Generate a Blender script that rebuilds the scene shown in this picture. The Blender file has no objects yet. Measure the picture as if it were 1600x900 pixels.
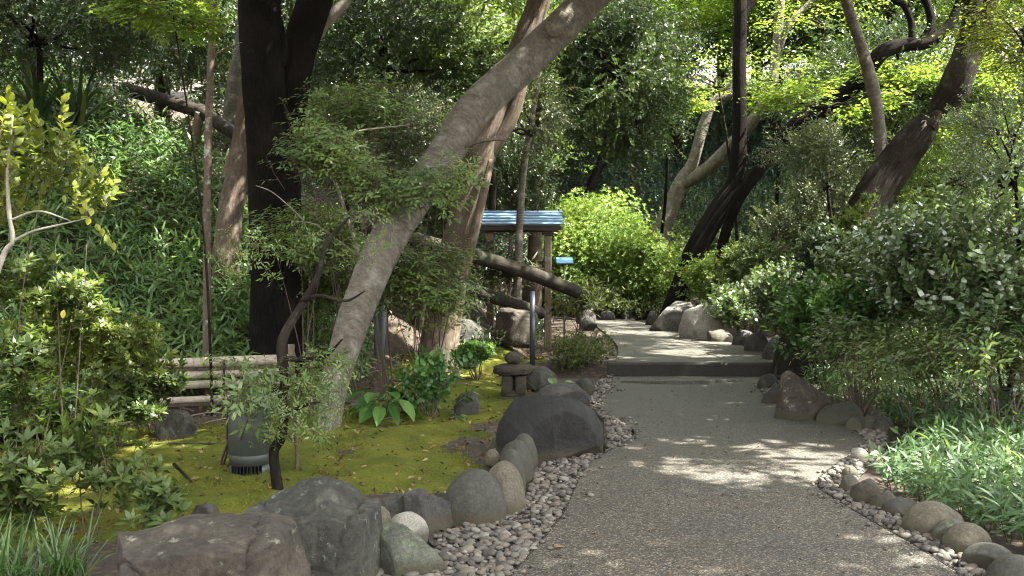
import bpy, math, random
import numpy as np
from mathutils import Vector, Matrix

S = bpy.context.scene
C = S.collection
rng = np.random.default_rng(7)
random.seed(7)
PI = math.pi

# ------------------------------------------------------------------ camera
F = 1600.0                     # focal length in photograph pixels
PITCH = math.atan(60 / F)      # horizon sits at row 390 of 900
EYE = np.array([0.0, 0.0, 1.6])
cam_d = bpy.data.cameras.new('camera')
cam_d.sensor_width = 36; cam_d.lens = 36 * F / 1600
cam_d.clip_start = 0.05; cam_d.clip_end = 800
cam = bpy.data.objects.new('camera', cam_d); C.objects.link(cam)
cam.location = EYE; cam.rotation_euler = (PI / 2 - PITCH, 0, 0)
S.camera = cam

# ------------------------------------------------------------------ light
SUN_EL, SUN_AZ = math.radians(57), math.radians(98)    # azimuth from +Y towards +X
SUN = np.array([math.sin(SUN_AZ) * math.cos(SUN_EL), math.cos(SUN_AZ) * math.cos(SUN_EL), math.sin(SUN_EL)])
w = bpy.data.worlds.new('World'); S.world = w; w.use_nodes = True
nt = w.node_tree; bg = nt.nodes['Background']
sky = nt.nodes.new('ShaderNodeTexSky'); sky.sky_type = 'NISHITA'; sky.sun_disc = False
sky.sun_elevation = SUN_EL; sky.sun_rotation = SUN_AZ
sky.dust_density = 2.0
hs = nt.nodes.new('ShaderNodeHueSaturation'); hs.inputs['Saturation'].default_value = .1      # thin high haze
nt.links.new(sky.outputs[0], hs.inputs['Color']); nt.links.new(hs.outputs[0], bg.inputs[0]); bg.inputs[1].default_value = 0.15
sd = bpy.data.lights.new('sun', 'SUN'); sd.energy = 4.5; sd.angle = math.radians(0.53); sd.color = (1, 0.95, 0.86)
so = bpy.data.objects.new('sun', sd); C.objects.link(so)
so.rotation_euler = Vector(SUN).to_track_quat('Z', 'Y').to_euler()
S.view_settings.view_transform = 'Standard'; S.view_settings.look = 'None'
S.view_settings.exposure = 3.42; S.view_settings.gamma = 1
S.cycles.max_bounces = 7; S.cycles.diffuse_bounces = 5; S.cycles.glossy_bounces = 2
S.cycles.transmission_bounces = 5; S.cycles.transparent_max_bounces = 4
S.cycles.use_denoising = True; S.cycles.use_adaptive_sampling = False; S.cycles.filter_width = 1.1
S.cycles.sample_clamp_indirect = 4

# ------------------------------------------------------------------ numbers
def nrm(v):
    v = np.asarray(v, float); return v / (np.linalg.norm(v, axis=-1, keepdims=True) + 1e-12)
def ss(a, b, x):
    t = np.clip((x - a) / (b - a), 0, 1); return t * t * (3 - 2 * t)
def vnoise(p, seed=0):
    p = np.asarray(p, float); i = np.floor(p).astype(np.int64); f = p - i; f = f * f * (3 - 2 * f)
    def h(a, b, c):
        n = (a * 374761393 + b * 668265263 + c * 1440662683 + seed * 974634777) & 0x7fffffff
        n = ((n ^ (n >> 13)) * 1274126177) & 0x7fffffff
        return ((n ^ (n >> 16)) & 0xffff) / 65535.0
    x, y, z = i[..., 0], i[..., 1], i[..., 2]; fx, fy, fz = f[..., 0], f[..., 1], f[..., 2]
    def L(a, b, t): return a + (b - a) * t
    return L(L(L(h(x, y, z), h(x+1, y, z), fx), L(h(x, y+1, z), h(x+1, y+1, z), fx), fy),
             L(L(h(x, y, z+1), h(x+1, y, z+1), fx), L(h(x, y+1, z+1), h(x+1, y+1, z+1), fx), fy), fz)
def fbm(p, o=4, seed=0):
    s = 0; a = .5; p = np.asarray(p, float)
    for k in range(o):
        s = s + a * vnoise(p, seed + k); p = p * 2.03 + 7.1; a *= .5
    return s / (1 - .5 ** o)
def ray(px, py):
    f = np.array([0, math.cos(PITCH), -math.sin(PITCH)]); u = np.array([0, math.sin(PITCH), math.cos(PITCH)])
    return f + np.array([1, 0, 0]) * (px - 800) / F - u * (py - 450) / F
def at(px, py, Y):                       # the place in the garden seen at a pixel, Y metres down the path
    r = ray(px, py); return EYE + r * (Y / r[1])

# ------------------------------------------------------------------ terrain
VALLEY = np.array([(-16, 4), (-9, 7.6), (-4.4, 9.7), (-1.2, 11.8), (.25, 13.6), (.75, 15.5), (.9, 18.5), (-2.5, 20), (-3, 21.8),
                   (3, 22), (4.6, 19.5), (4.5, 15), (4.1, 12), (3.9, 9), (3.3, 6), (3.1, 3), (3.1, -9), (-16, -9)], float)
def poly_sdf(x, y, P):
    x = np.asarray(x, float); y = np.asarray(y, float)
    d = np.full(x.shape, 1e9); inside = np.zeros(x.shape, bool); n = len(P)
    for i in range(n):
        a = P[i]; b = P[(i + 1) % n]; e = b - a
        t = np.clip(((x - a[0]) * e[0] + (y - a[1]) * e[1]) / (e @ e), 0, 1)
        d = np.minimum(d, np.hypot(x - a[0] - t * e[0], y - a[1] - t * e[1]))
        c = ((a[1] > y) != (b[1] > y)) & (x < (b[0] - a[0]) * (y - a[1]) / (b[1] - a[1] + 1e-12) + a[0])
        inside ^= c
    return np.where(inside, -d, d)
STEP_Y = 12.95
def H(x, y):
    x = np.asarray(x, float); y = np.asarray(y, float)
    D = poly_sdf(x, y, VALLEY)
    right = ss(1.5, 4.0, x) * (1 - ss(17, 23, y)); back = ss(19, 24, y)
    sl = .74 * (1 - right) * (1 - back) + .3 * right + .5 * back * (1 - right)
    Dp = np.maximum(D, 0); k = .5
    up = np.sqrt(Dp * Dp + k * k) - k
    up = sl * up; up = np.where(up > 6, 6 + (up - 6) * .35, up)
    base = .16 * ss(STEP_Y - .02, STEP_Y + .5, y)
    p = np.stack([x, y, x * 0], -1)
    n = (fbm(p * .8, 3, 3) - .5) * .22 * ss(-1.2, .8, D) + (fbm(p * .3, 3, 5) - .5) * 1.0 * ss(1, 6, D)
    mound = .10 * np.exp(-(((x + 1.9) / 1.3) ** 2 + ((y - 8.7) / 1.2) ** 2)) + .05 * np.exp(-(((x + 2.2) / 1.2) ** 2 + ((y - 6.9) / .7) ** 2)) \
        + .14 * np.exp(-(((x + .9) / .8) ** 2 + ((y - 11.6) / 1.0) ** 2))
    return base + up + n + mound - .03
def Hs(x, y): return float(H(np.array([x]), np.array([y]))[0])
def G(px, py, z=None):                   # where a pixel's line of sight meets the ground
    r = ray(px, py)
    if z is not None:
        return EYE + r * ((z - EYE[2]) / r[2])
    t = np.linspace(2, 60, 1500); P = EYE + r * t[:, None]
    k = np.argmax(P[:, 2] < H(P[:, 0], P[:, 1])); return P[k]

# ------------------------------------------------------------------ mesh helpers
def build(name, V, polys, mats, parent=None, smooth=True, rnd=None, uv=None):
    me = bpy.data.meshes.new(name); V = np.asarray(V, np.float32)
    me.vertices.add(len(V)); me.vertices.foreach_set('co', V.ravel())
    if not isinstance(polys, list): polys = [(polys, 0)]
    nl = sum(p.size for p, _ in polys); npl = sum(len(p) for p, _ in polys)
    me.loops.add(nl); me.loops.foreach_set('vertex_index', np.concatenate([np.asarray(p).ravel() for p, _ in polys]).astype(np.int32))
    me.polygons.add(npl); sizes = np.concatenate([np.full(len(p), p.shape[1]) for p, _ in polys])
    me.polygons.foreach_set('loop_start', (np.cumsum(sizes) - sizes).astype(np.int32))
    mi = np.concatenate([np.broadcast_to(np.asarray(m), (len(p),)) for p, m in polys]).astype(np.int32)
    me.polygons.foreach_set('material_index', mi)
    me.polygons.foreach_set('use_smooth', np.full(npl, smooth))
    for m in (mats if isinstance(mats, (list, tuple)) else [mats]): me.materials.append(m)
    if rnd is not None:
        a = me.attributes.new('rnd', 'FLOAT', 'FACE'); a.data.foreach_set('value', np.asarray(rnd, np.float32))
    if uv is not None:
        idx = np.concatenate([np.asarray(p).ravel() for p, _ in polys])
        l = me.uv_layers.new(name='UVMap'); l.data.foreach_set('uv', np.asarray(uv, np.float32)[idx].ravel())
    me.update(calc_edges=True); me.validate()
    o = bpy.data.objects.new(name, me); C.objects.link(o)
    if parent is not None: o.parent = parent; o.matrix_parent_inverse = Matrix.Translation(-Vector(parent.location)) if parent.rotation_euler.z == 0 else parent.matrix_basis.inverted()
    return o
def empty(name, loc, label=None, cat=None, group=None):
    o = bpy.data.objects.new(name, None); C.objects.link(o); o.location = Vector([float(q) for q in loc]); o.empty_display_size = .2
    if label: tag(o, label, cat, group)
    return o
def tag(o, label=None, cat=None, group=None, kind=None):
    if label: o['label'] = label
    if cat: o['category'] = cat
    if group: o['group'] = group
    if kind: o['kind'] = kind
    return o
class MB:                                # collects pieces of one mesh
    def __init__(s): s.V = []; s.T = []; s.n = 0; s.uv = []
    def add(s, V, polys, uv=None, mi=0):
        V = np.asarray(V, float); s.V.append(V)
        for p in (polys if isinstance(polys, list) else [polys]):
            s.T.append((np.asarray(p) + s.n, mi))
        s.uv.append(uv if uv is not None else V[:, :2]); s.n += len(V); return s
    def build(s, name, mats, parent=None, smooth=True):
        byk = {}
        for p, m in s.T: byk.setdefault((p.shape[1], m), []).append(p)
        return build(name, np.concatenate(s.V), [(np.concatenate(v), k[1]) for k, v in byk.items()], mats, parent, smooth, uv=np.concatenate(s.uv))
def spline(P, n):
    P = np.asarray(P, float); m = len(P)
    if m < 3: t = np.linspace(0, 1, n)[:, None]; return P[0] * (1 - t) + P[-1] * t
    Q = np.vstack([2 * P[0] - P[1], P, 2 * P[-1] - P[-2]])
    t = np.linspace(0, m - 1 - 1e-9, n); i = np.floor(t).astype(int); f = (t - i)[:, None]
    a, b, c, d = Q[i], Q[i + 1], Q[i + 2], Q[i + 3]
    return .5 * (2 * b + (c - a) * f + (2 * a - 5 * b + 4 * c - d) * f ** 2 + (3 * b - a - 3 * c + d) * f ** 3)
def tube(mb, P, R, n=None, sides=8, rough=0, seed=0, cap=True, mi=0, flute=0):
    P = np.asarray(P, float); R = np.asarray(R, float); n = n or max(2, len(P))
    Pc = spline(np.column_stack([P, R]), n); R = np.maximum(Pc[:, 3], 1e-4); Pc = Pc[:, :3]
    T = nrm(np.gradient(Pc, axis=0)); a = np.cross(T, [0, .9, .43]); a = nrm(a); b = np.cross(T, a)
    th = np.linspace(0, 2 * PI, sides, endpoint=False)
    L = np.concatenate([[0], np.cumsum(np.linalg.norm(np.diff(Pc, axis=0), axis=1))])
    dirs = a[:, None] * np.cos(th)[None, :, None] + b[:, None] * np.sin(th)[None, :, None]
    rr = np.repeat(R[:, None], sides, 1)
    if rough:
        q = Pc[:, None] * 1.0 + dirs * R[:, None, None] * 2
        rr = rr * (1 + rough * (fbm(q * 3 + seed, 3, seed) - .5) * 2)
    if flute:
        rr = rr * (1 + flute * np.sin(th * 5 + seed)[None] * np.exp(-L / .35)[:, None])
    V = (Pc[:, None] + dirs * rr[..., None]).reshape(-1, 3)
    i = np.arange(n - 1)[:, None] * sides; j = np.arange(sides)[None]; k = (j + 1) % sides
    q = np.stack([i + j, i + k, i + sides + k, i + sides + j], -1).reshape(-1, 4)
    uv = np.stack([np.repeat((np.abs(th / PI - 1))[None], n, 0) * R.mean() * 6, np.repeat(L[:, None], sides, 1)], -1).reshape(-1, 2)
    polys = [q]
    if cap:
        V = np.vstack([V, Pc[0] , Pc[-1]]); uv = np.vstack([uv, [0, 0], [0, L[-1]]]); m = n * sides
        polys += [np.stack([np.full(sides, m), k[0], j[0]], -1), np.stack([np.full(sides, m + 1), (n - 1) * sides + j[0], (n - 1) * sides + k[0]], -1)]
    mb.add(V, polys, uv, mi); return Pc
def bbox(mb, c, s, R=None, bev=.0, mi=0):
    c = np.asarray(c, float); h = np.asarray(s, float) / 2; e = min(bev, h.min() * .9)
    V = []; 
    for sx in (-1, 1):
        for sy in (-1, 1):
            for sz in (-1, 1):
                for ax in range(3):
                    v = np.array([sx, sy, sz]) * h; v2 = v - np.array([sx, sy, sz]) * e; v2[ax] = v[ax]; V.append(v2)
    V = np.array(V)
    import bmesh
    bm = bmesh.new()
    for v in V: bm.verts.new(v)
    if e <= 0: bmesh.ops.remove_doubles(bm, verts=bm.verts, dist=1e-6)
    bmesh.ops.convex_hull(bm, input=bm.verts); bm.verts.ensure_lookup_table(); bm.verts.index_update()
    V = np.array([v.co for v in bm.verts]); T = np.array([[v.index for v in f.verts] for f in bm.faces]); bm.free()
    if R is not None: V = V @ np.array(R).T
    mb.add(V + c, T, mi=mi)
def rotm(x=0, y=0, z=0):
    from mathutils import Euler
    return np.array(Euler((x, y, z)).to_matrix())
def ico(sub):
    import bmesh
    bm = bmesh.new(); bmesh.ops.create_icosphere(bm, subdivisions=sub, radius=1); bm.verts.index_update()
    V = np.array([v.co for v in bm.verts]); T = np.array([[v.index for v in f.verts] for f in bm.faces]); bm.free(); return V, T
ICO = {k: ico(k) for k in (2, 3, 4, 5, 6)}

# ------------------------------------------------------------------ materials
def M(name):
    m = bpy.data.materials.new(name); m.use_nodes = True; t = m.node_tree; b = t.nodes['Principled BSDF']; return m, t, b
def N(t, ty, **k):
    n = t.nodes.new('ShaderNode' + ty)
    for a, v in k.items(): setattr(n, a, v)
    return n
def mixc(t, f, a, b, mode='MIX'):
    n = N(t, 'Mix', data_type='RGBA', blend_type=mode); 
    for s, v in ((0, f), (6, a), (7, b)):
        if isinstance(v, (int, float)): n.inputs[s].default_value = v
        elif isinstance(v, tuple): n.inputs[s].default_value = (*v, 1)[:4]
        else: t.links.new(v, n.inputs[s])
    return n.outputs[2]
def noise(t, vec, sc, det=4, rough=.55, out=0, dist=0):
    n = N(t, 'TexNoise'); n.inputs['Scale'].default_value = sc; n.inputs['Detail'].default_value = det
    n.inputs['Roughness'].default_value = rough; n.inputs['Distortion'].default_value = dist
    if vec is not None: t.links.new(vec, n.inputs['Vector'])
    return n.outputs[out]
def ramp(t, f, stops):
    r = N(t, 'ValToRGB'); t.links.new(f, r.inputs[0]); e = r.color_ramp.elements
    while len(e) < len(stops): e.new(.5)
    for k, (p, c) in enumerate(stops):
        e[k].position = p; e[k].color = (*c, 1) if isinstance(c, tuple) else (c, c, c, 1)
    return r.outputs[0]
def bump(t, b, h, strength=.4, dist=.01, prev=None):
    n = N(t, 'Bump'); n.inputs['Strength'].default_value = strength; n.inputs['Distance'].default_value = dist
    t.links.new(h, n.inputs['Height'])
    if prev: t.links.new(prev, n.inputs['Normal'])
    t.links.new(n.outputs[0], b.inputs['Normal']); return n.outputs[0]
def coord(t, kind='Object', sc=None):
    c = N(t, 'TexCoord').outputs[kind]
    if sc:
        m = N(t, 'Mapping'); m.inputs['Scale'].default_value = sc; t.links.new(c, m.inputs[0]); c = m.outputs[0]
    return c
def leafmat(name, dark, mid, light, trans=.4, rough=.42, spec=.5, yellow=None):
    m, t, b = M(name)
    a = N(t, 'Attribute', attribute_name='rnd')
    st = [(0, dark), (.5, mid), (.93, light)]
    if yellow: st.append((1, yellow))
    col = ramp(t, a.outputs['Fac'], st)
    n = noise(t, N(t, 'NewGeometry').outputs['Position'], 1.7, 2)
    col = mixc(t, 1.0, col, ramp(t, n, [(.3, (.72, .78, .8)), (.7, (1.15, 1.1, .9))]), 'MULTIPLY')
    t.links.new(col, b.inputs['Base Color']); b.inputs['Roughness'].default_value = rough; b.inputs['Specular IOR Level'].default_value = spec
    tr = N(t, 'BsdfTranslucent'); t.links.new(mixc(t, 1.0, col, (1.6, 1.55, .7), 'MULTIPLY'), tr.inputs[0])
    mx = N(t, 'MixShader'); mx.inputs[0].default_value = trans
    t.links.new(b.outputs[0], mx.inputs[1]); t.links.new(tr.outputs[0], mx.inputs[2])
    t.links.new(mx.outputs[0], t.nodes['Material Output'].inputs[0]); return m
def barkmat(name, c1, c2, c3=None, scu=5, scv=1.2, bs=1.0, bd=.03, lichen=.0, lich=(.3, .33, .26), rough=.9, fine=30, spec=.25):
    m, t, b = M(name)
    uv = coord(t, 'UV', (scu, scv, 1)); ob = coord(t)
    n1 = noise(t, uv, 4, 8, .65, dist=.4); n2 = noise(t, ob, 2.3, 5); n3 = noise(t, ob, fine, 6, .7)
    col = ramp(t, n1, [(.3, c1), (.7, c2)])
    if c3: col = mixc(t, ramp(t, n2, [(.45, 0.0), (.7, 1.0)]), col, c3)
    col = mixc(t, .8, col, ramp(t, n3, [(.3, .55), (.72, 1.25)]), 'MULTIPLY')
    if lichen: col = mixc(t, ramp(t, noise(t, ob, 6.5, 7, .65), [(.62 - lichen * .25, 0.0), (.70, .85)]), col, lich)
    t.links.new(col, b.inputs['Base Color']); b.inputs['Roughness'].default_value = rough; b.inputs['Specular IOR Level'].default_value = .08 if c1[0] < .01 else .25
    pv = bump(t, b, n1, bs, bd); bump(t, b, n3, .5, .006, pv); return m
def rockmat(name, c1, c2, c3, lich=.0, lc=(.32, .34, .27), sc=1, rough=.85, bd=.02, vein=0):
    m, t, b = M(name); ob = coord(t)
    n1 = noise(t, ob, 3 * sc, 10, .72, dist=.5); n2 = noise(t, ob, 30 * sc, 8, .85); n3 = noise(t, ob, 1.2 * sc, 4)
    col = ramp(t, n1, [(.28, c1), (.5, c2), (.72, c3)])
    col = mixc(t, .75, col, ramp(t, n2, [(.38, .35), (.62, 1.55)]), 'MULTIPLY')
    col = mixc(t, ramp(t, n3, [(.4, 0.0), (.65, .35)]), col, c1)
    if lich: col = mixc(t, ramp(t, noise(t, ob, 9 * sc, 8, .7), [(.66 - lich * .2, 0.0), (.72 - lich * .15, .8)]), col, lc)
    if vein:
        v = noise(t, ob, 2.2 * sc, 6, .6, dist=1.5)
        v = ramp(t, v, [(.485, 0.0), (.5, 1.0), (.515, 0.0)]); col = mixc(t, v, col, (c3[0] * 1.6, c3[1] * 1.6, c3[2] * 1.6))
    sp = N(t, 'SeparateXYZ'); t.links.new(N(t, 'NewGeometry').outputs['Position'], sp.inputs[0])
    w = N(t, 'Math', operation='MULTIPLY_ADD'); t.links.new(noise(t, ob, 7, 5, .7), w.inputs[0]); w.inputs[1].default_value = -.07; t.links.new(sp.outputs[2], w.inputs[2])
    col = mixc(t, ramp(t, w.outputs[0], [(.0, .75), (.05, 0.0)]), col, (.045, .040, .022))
    t.links.new(col, b.inputs['Base Color']); b.inputs['Roughness'].default_value = rough; b.inputs['Specular IOR Level'].default_value = .35
    pv = bump(t, b, n1, .9, bd); bump(t, b, n2, .8, .008, pv); return m
def plain(name, c, rough=.6, metal=0, ns=20, var=.25, bd=.002, spec=.4):
    m, t, b = M(name); n = noise(t, coord(t), ns, 6, .65)
    col = mixc(t, 1.0, c, ramp(t, n, [(.3, 1 - var), (.7, 1 + var)]), 'MULTIPLY')
    t.links.new(col, b.inputs['Base Color']); b.inputs['Roughness'].default_value = rough; b.inputs['Metallic'].default_value = metal
    b.inputs['Specular IOR Level'].default_value = spec; bump(t, b, n, .4, bd); return m

def make_path_mat():
    m, t, b = M('resin_gravel'); p = N(t, 'NewGeometry').outputs['Position']
    v = N(t, 'TexVoronoi'); v.inputs['Scale'].default_value = 120; t.links.new(p, v.inputs['Vector'])
    s = N(t, 'SeparateColor'); t.links.new(v.outputs['Color'], s.inputs[0])
    col = ramp(t, s.outputs[0], [(0, (.014, .012, .009)), (.35, (.029, .025, .0185)), (.62, (.058, .050, .037)), (.85, (.115, .098, .074)), (1, (.24, .21, .165))])
    col = mixc(t, ramp(t, v.outputs['Distance'], [(.5, 0.0), (1.0, .6)]), col, (.02, .017, .014))
    n = noise(t, p, 1.1, 5, .6); col = mixc(t, 1.0, col, ramp(t, n, [(.3, (.72, .75, .74)), (.7, (1.12, 1.06, 1.0))]), 'MULTIPLY')
    n2 = noise(t, p, 7, 5, .7); col = mixc(t, 1.0, col, ramp(t, n2, [(.35, .82), (.65, 1.1)]), 'MULTIPLY'); n5 = noise(t, p, 30, 6, .8)
    # greener, finer mottling towards the step
    sp = N(t, 'SeparateXYZ'); t.links.new(p, sp.inputs[0])
    far = N(t, 'MapRange'); far.inputs[1].default_value = 6.5; far.inputs[2].default_value = 10.5; t.links.new(sp.outputs[1], far.inputs[0])
    col = mixc(t, far.outputs[0], col, mixc(t, 1.0, mixc(t, .5, col, (.046, .048, .036)), ramp(t, n5, [(.35, .6), (.65, 1.35)]), 'MULTIPLY'))
    # a construction joint across the path
    w = N(t, 'Math', operation='MULTIPLY_ADD'); t.links.new(noise(t, p, 3, 3), w.inputs[0]); w.inputs[1].default_value = .05; t.links.new(sp.outputs[1], w.inputs[2])
    d = N(t, 'Math', operation='SUBTRACT'); t.links.new(w.outputs[0], d.inputs[0]); d.inputs[1].default_value = 5.47
    a = N(t, 'Math', operation='ABSOLUTE'); t.links.new(d.outputs[0], a.inputs[0])
    col = mixc(t, ramp(t, a.outputs[0], [(0, .75), (.010, 0.0)]), col, (.015, .013, .012))
    t.links.new(col, b.inputs['Base Color']); b.inputs['Roughness'].default_value = .75
    bump(t, b, v.outputs['Distance'], .7, -.004); return m
def make_moss():
    m, t, b = M('moss_green'); p = N(t, 'NewGeometry').outputs['Position']
    n1 = noise(t, p, 2.2, 5, .6); n2 = noise(t, p, 60, 6, .8); n3 = noise(t, p, 300, 3, .7); n4 = noise(t, p, 9, 6, .7)
    col = ramp(t, n1, [(.3, (.07, .088, .016)), (.5, (.122, .137, .022)), (.7, (.178, .172, .028))])
    col = mixc(t, 1.0, col, ramp(t, n2, [(.3, .45), (.7, 1.35)]), 'MULTIPLY')
    col = mixc(t, ramp(t, n4, [(.60, 0.0), (.72, .7)]), col, (.045, .036, .018))
    t.links.new(col, b.inputs['Base Color']); b.inputs['Roughness'].default_value = 1; b.inputs['Specular IOR Level'].default_value = .1
    pv = bump(t, b, n2, 1, .02); bump(t, b, n3, .8, .006, pv); return m
def make_soil():
    m, t, b = M('leafy_soil'); p = N(t, 'NewGeometry').outputs['Position']
    n1 = noise(t, p, 1.3, 6, .65); n2 = noise(t, p, 40, 7, .75)
    v = N(t, 'TexVoronoi'); v.inputs['Scale'].default_value = 22; t.links.new(p, v.inputs['Vector'])
    col = ramp(t, n1, [(.3, (.018, .014, .010)), (.6, (.045, .034, .022)), (.75, (.035, .045, .018))])
    s = N(t, 'SeparateColor'); t.links.new(v.outputs['Color'], s.inputs[0])
    col = mixc(t, ramp(t, s.outputs[0], [(.7, 0.0), (.8, .7)]), col, (.10, .065, .035))
    col = mixc(t, 1.0, col, ramp(t, n2, [(.3, .5), (.7, 1.5)]), 'MULTIPLY')
    t.links.new(col, b.inputs['Base Color']); b.inputs['Roughness'].default_value = .95
    bump(t, b, n2, 1, .02); return m
MAT = {}
MAT['path'] = make_path_mat(); MAT['moss'] = make_moss(); MAT['soil'] = make_soil()
MAT['bark_black'] = barkmat('dark_furrowed_bark', (.002, .0016, .0014), (.015, .012, .010), (.018, .014, .011), 12, 1.6, 1, .05, .1, (.02, .019, .014))
MAT['bark_grey'] = barkmat('smooth_grey_bark', (.055, .047, .035), (.145, .125, .098), (.10, .092, .07), 1.2, 6, .9, .03, .45, (.19, .18, .145))
MAT['bark_brown'] = barkmat('flaky_brown_bark', (.045, .034, .024), (.13, .10, .072), (.075, .056, .036), 4, 1.2, .9, .02, .3, (.16, .145, .105))
MAT['bark_pale'] = barkmat('pale_young_bark', (.15, .13, .10), (.27, .24, .20), (.2, .19, .15), 3, 3, .5, .006, .5, (.33, .32, .27))
MAT['bark_slim'] = barkmat('brown_slim_bark', (.06, .043, .03), (.11, .083, .06), None, 3, 6, .5, .004, .2)
MAT['bark_dark'] = barkmat('dark_brown_bark', (.007, .0055, .004), (.026, .021, .0155), (.036, .031, .023), 6, 1.3, 1, .03, .2, (.07, .07, .05))
MAT['log'] = barkmat('weathered_log', (.011, .009, .006), (.028, .021, .014), (.015, .017, .008), 9, .6, .8, .008, .3, (.06, .07, .03))
MAT['post'] = barkmat('weathered_post_wood', (.10, .075, .05), (.2, .155, .11), None, 12, .5, .6, .004, .15)
MAT['twig'] = plain('twig_bark', (.075, .055, .04), .9)
MAT['twig_pale'] = plain('pale_twig_bark', (.20, .16, .12), .9)
MAT['stem_green'] = plain('green_stem', (.06, .08, .025), .7)
MAT['sasa'] = leafmat('bamboo_grass_leaf', (.04, .085, .028), (.088, .165, .05), (.145, .23, .07), .48, .4, .5, (.20, .20, .06))
MAT['sasa_r'] = leafmat('bright_bamboo_leaf', (.03, .065, .025), (.062, .118, .045), (.115, .185, .08), .38, .5, .4, (.25, .25, .08))
MAT['yellow'] = leafmat('yellow_green_leaf', (.05, .08, .018), (.11, .14, .026), (.175, .205, .04), .44, .45, .4, (.5, .45, .05))
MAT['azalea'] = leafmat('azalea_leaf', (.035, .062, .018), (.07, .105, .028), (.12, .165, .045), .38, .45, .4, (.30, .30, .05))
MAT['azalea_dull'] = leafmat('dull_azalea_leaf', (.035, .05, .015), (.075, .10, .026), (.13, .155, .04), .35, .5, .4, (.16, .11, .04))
MAT['bright'] = leafmat('sunny_azalea_leaf', (.075, .13, .03), (.16, .25, .06), (.29, .37, .13), .42, .4, .4, (.45, .45, .08))  # azalea leaf with the mound's sunlight put into its colour
MAT['nandina'] = leafmat('nandina_leaf', (.05, .09, .026), (.11, .17, .05), (.18, .25, .08), .45, .35, .55, (.26, .26, .06))
MAT['dark'] = leafmat('evergreen_leaf', (.018, .036, .014), (.040, .070, .024), (.075, .115, .04), .3, .32, .6, (.14, .15, .03))
MAT['greygreen'] = leafmat('grey_green_leaf', (.03, .045, .022), (.065, .09, .042), (.12, .15, .07), .3, .38, .55)
MAT['maple'] = leafmat('maple_leaf', (.075, .13, .026), (.14, .215, .045), (.23, .31, .08), .58, .45, .4, (.35, .33, .04))
MAT['camellia'] = leafmat('glossy_leaf', (.05, .085, .035), (.09, .135, .06), (.15, .20, .10), .3, .2, 1.0)
MAT['bluegreen'] = leafmat('blue_green_leaf', (.012, .038, .026), (.028, .07, .045), (.05, .10, .06), .25, .38, .5)
MAT['hosta'] = leafmat('broad_leaf', (.03, .09, .02), (.06, .14, .035), (.11, .20, .05), .35, .35, .5)
MAT['liriope'] = leafmat('strap_leaf', (.025, .06, .015), (.05, .11, .03), (.12, .18, .07), .3, .35, .6)
MAT['litter'] = leafmat('dead_leaf', (.035, .022, .012), (.10, .06, .03), (.22, .15, .08), .1, .8, .2, (.30, .24, .12))

# ------------------------------------------------------------------ leaves
class Mod:
    def __init__(s): s.V = []; s.F = []; s.m = []; s.r = []; s.n = 0
    def put(s, V, Fc, m=0, r=.5):
        s.V.append(np.asarray(V, float)); Fc = np.asarray(Fc); s.F.append(Fc + s.n); s.m.append(np.full(len(Fc), m)); s.r.append(np.full(len(Fc), r)); s.n += len(V)
    def leaf(s, p, d, up, L, W, shape=2, curl=.15, fold=.12, r=None):
        d = nrm(d); x = nrm(np.cross(d, up) + 1e-6); n = np.cross(x, d); p = np.asarray(p, float)
        r = random.random() if r is None else r
        if shape == 2:
            a = p + d * L * .45 + n * W * fold
            V = [p, a + x * W / 2, p + d * L - n * L * curl, a - x * W / 2]; Fc = [(0, 1, 2), (0, 2, 3)]
        elif shape == 4:
            a = p + d * L * .28 + n * W * fold; b = p + d * L * .65 + n * (W * fold * .6 - L * curl * .35)
            V = [p, a + x * W * .46, a - x * W * .46, b + x * W * .42, b - x * W * .42, p + d * L - n * L * curl]
            Fc = [(0, 1, 2), (1, 3, 4), (1, 4, 2), (3, 5, 4)]
        elif shape == 8:                 # folded along a midrib, for close leaves
            ts = [.0, .25, .55, .8, 1]; ws = [.0, .42, .5, .3, 0]; V = []
            for t_, w_ in zip(ts, ws):
                c = p + d * L * t_ - n * L * curl * t_ * t_
                V += [c + x * W * w_ + n * W * fold * (w_ > 0), c, c - x * W * w_ + n * W * fold * (w_ > 0)]
            Fc = [(1, 3, 4), (1, 4, 5)]
            for k in (1, 2):
                b = k * 3; Fc += [(b, b + 3, b + 4), (b, b + 4, b + 1), (b + 1, b + 4, b + 5), (b + 1, b + 5, b + 2)]
            Fc += [(9, 13, 10), (10, 13, 11)]
        else:                            # five-lobed maple leaf
            V = [p]; Fc = []
            for k in range(11):
                a = (k - 5) * .50; rr = (1 if k % 2 else .36) * (1 - abs(k - 5) * .07) * L
                V.append(p + (d * math.cos(a) + x * math.sin(a)) * rr - n * rr * curl)
            Fc = [(0, k, k + 1) for k in range(1, 11)]
        s.put(V, Fc, 0, r)
    def stem(s, pts, r0, r1):
        pts = np.asarray(pts, float); k = len(pts); V = []
        for i, p in enumerate(pts):
            r = r0 + (r1 - r0) * i / (k - 1); t = nrm(pts[min(i + 1, k - 1)] - pts[max(i - 1, 0)]); a = nrm(np.cross(t, [.3, .9, .2])); b = np.cross(t, a)
            V += [p + r * (a * math.cos(q) + b * math.sin(q)) for q in (0, 2.1, 4.2)]
        Fc = []
        for i in range(k - 1):
            for j in range(3):
                q = i * 3; l = (j + 1) % 3; Fc += [(q + j, q + l, q + 3 + l), (q + j, q + 3 + l, q + 3 + j)]
        s.put(V, Fc, 1, .5)
    def done(s):
        s.V = np.concatenate(s.V); s.F = np.concatenate(s.F); s.m = np.concatenate(s.m); s.r = np.concatenate(s.r); return s
UP = np.array([0, 0, 1.])
def rv(s=1): return np.array([random.gauss(0, s) for _ in range(3)])
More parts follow.
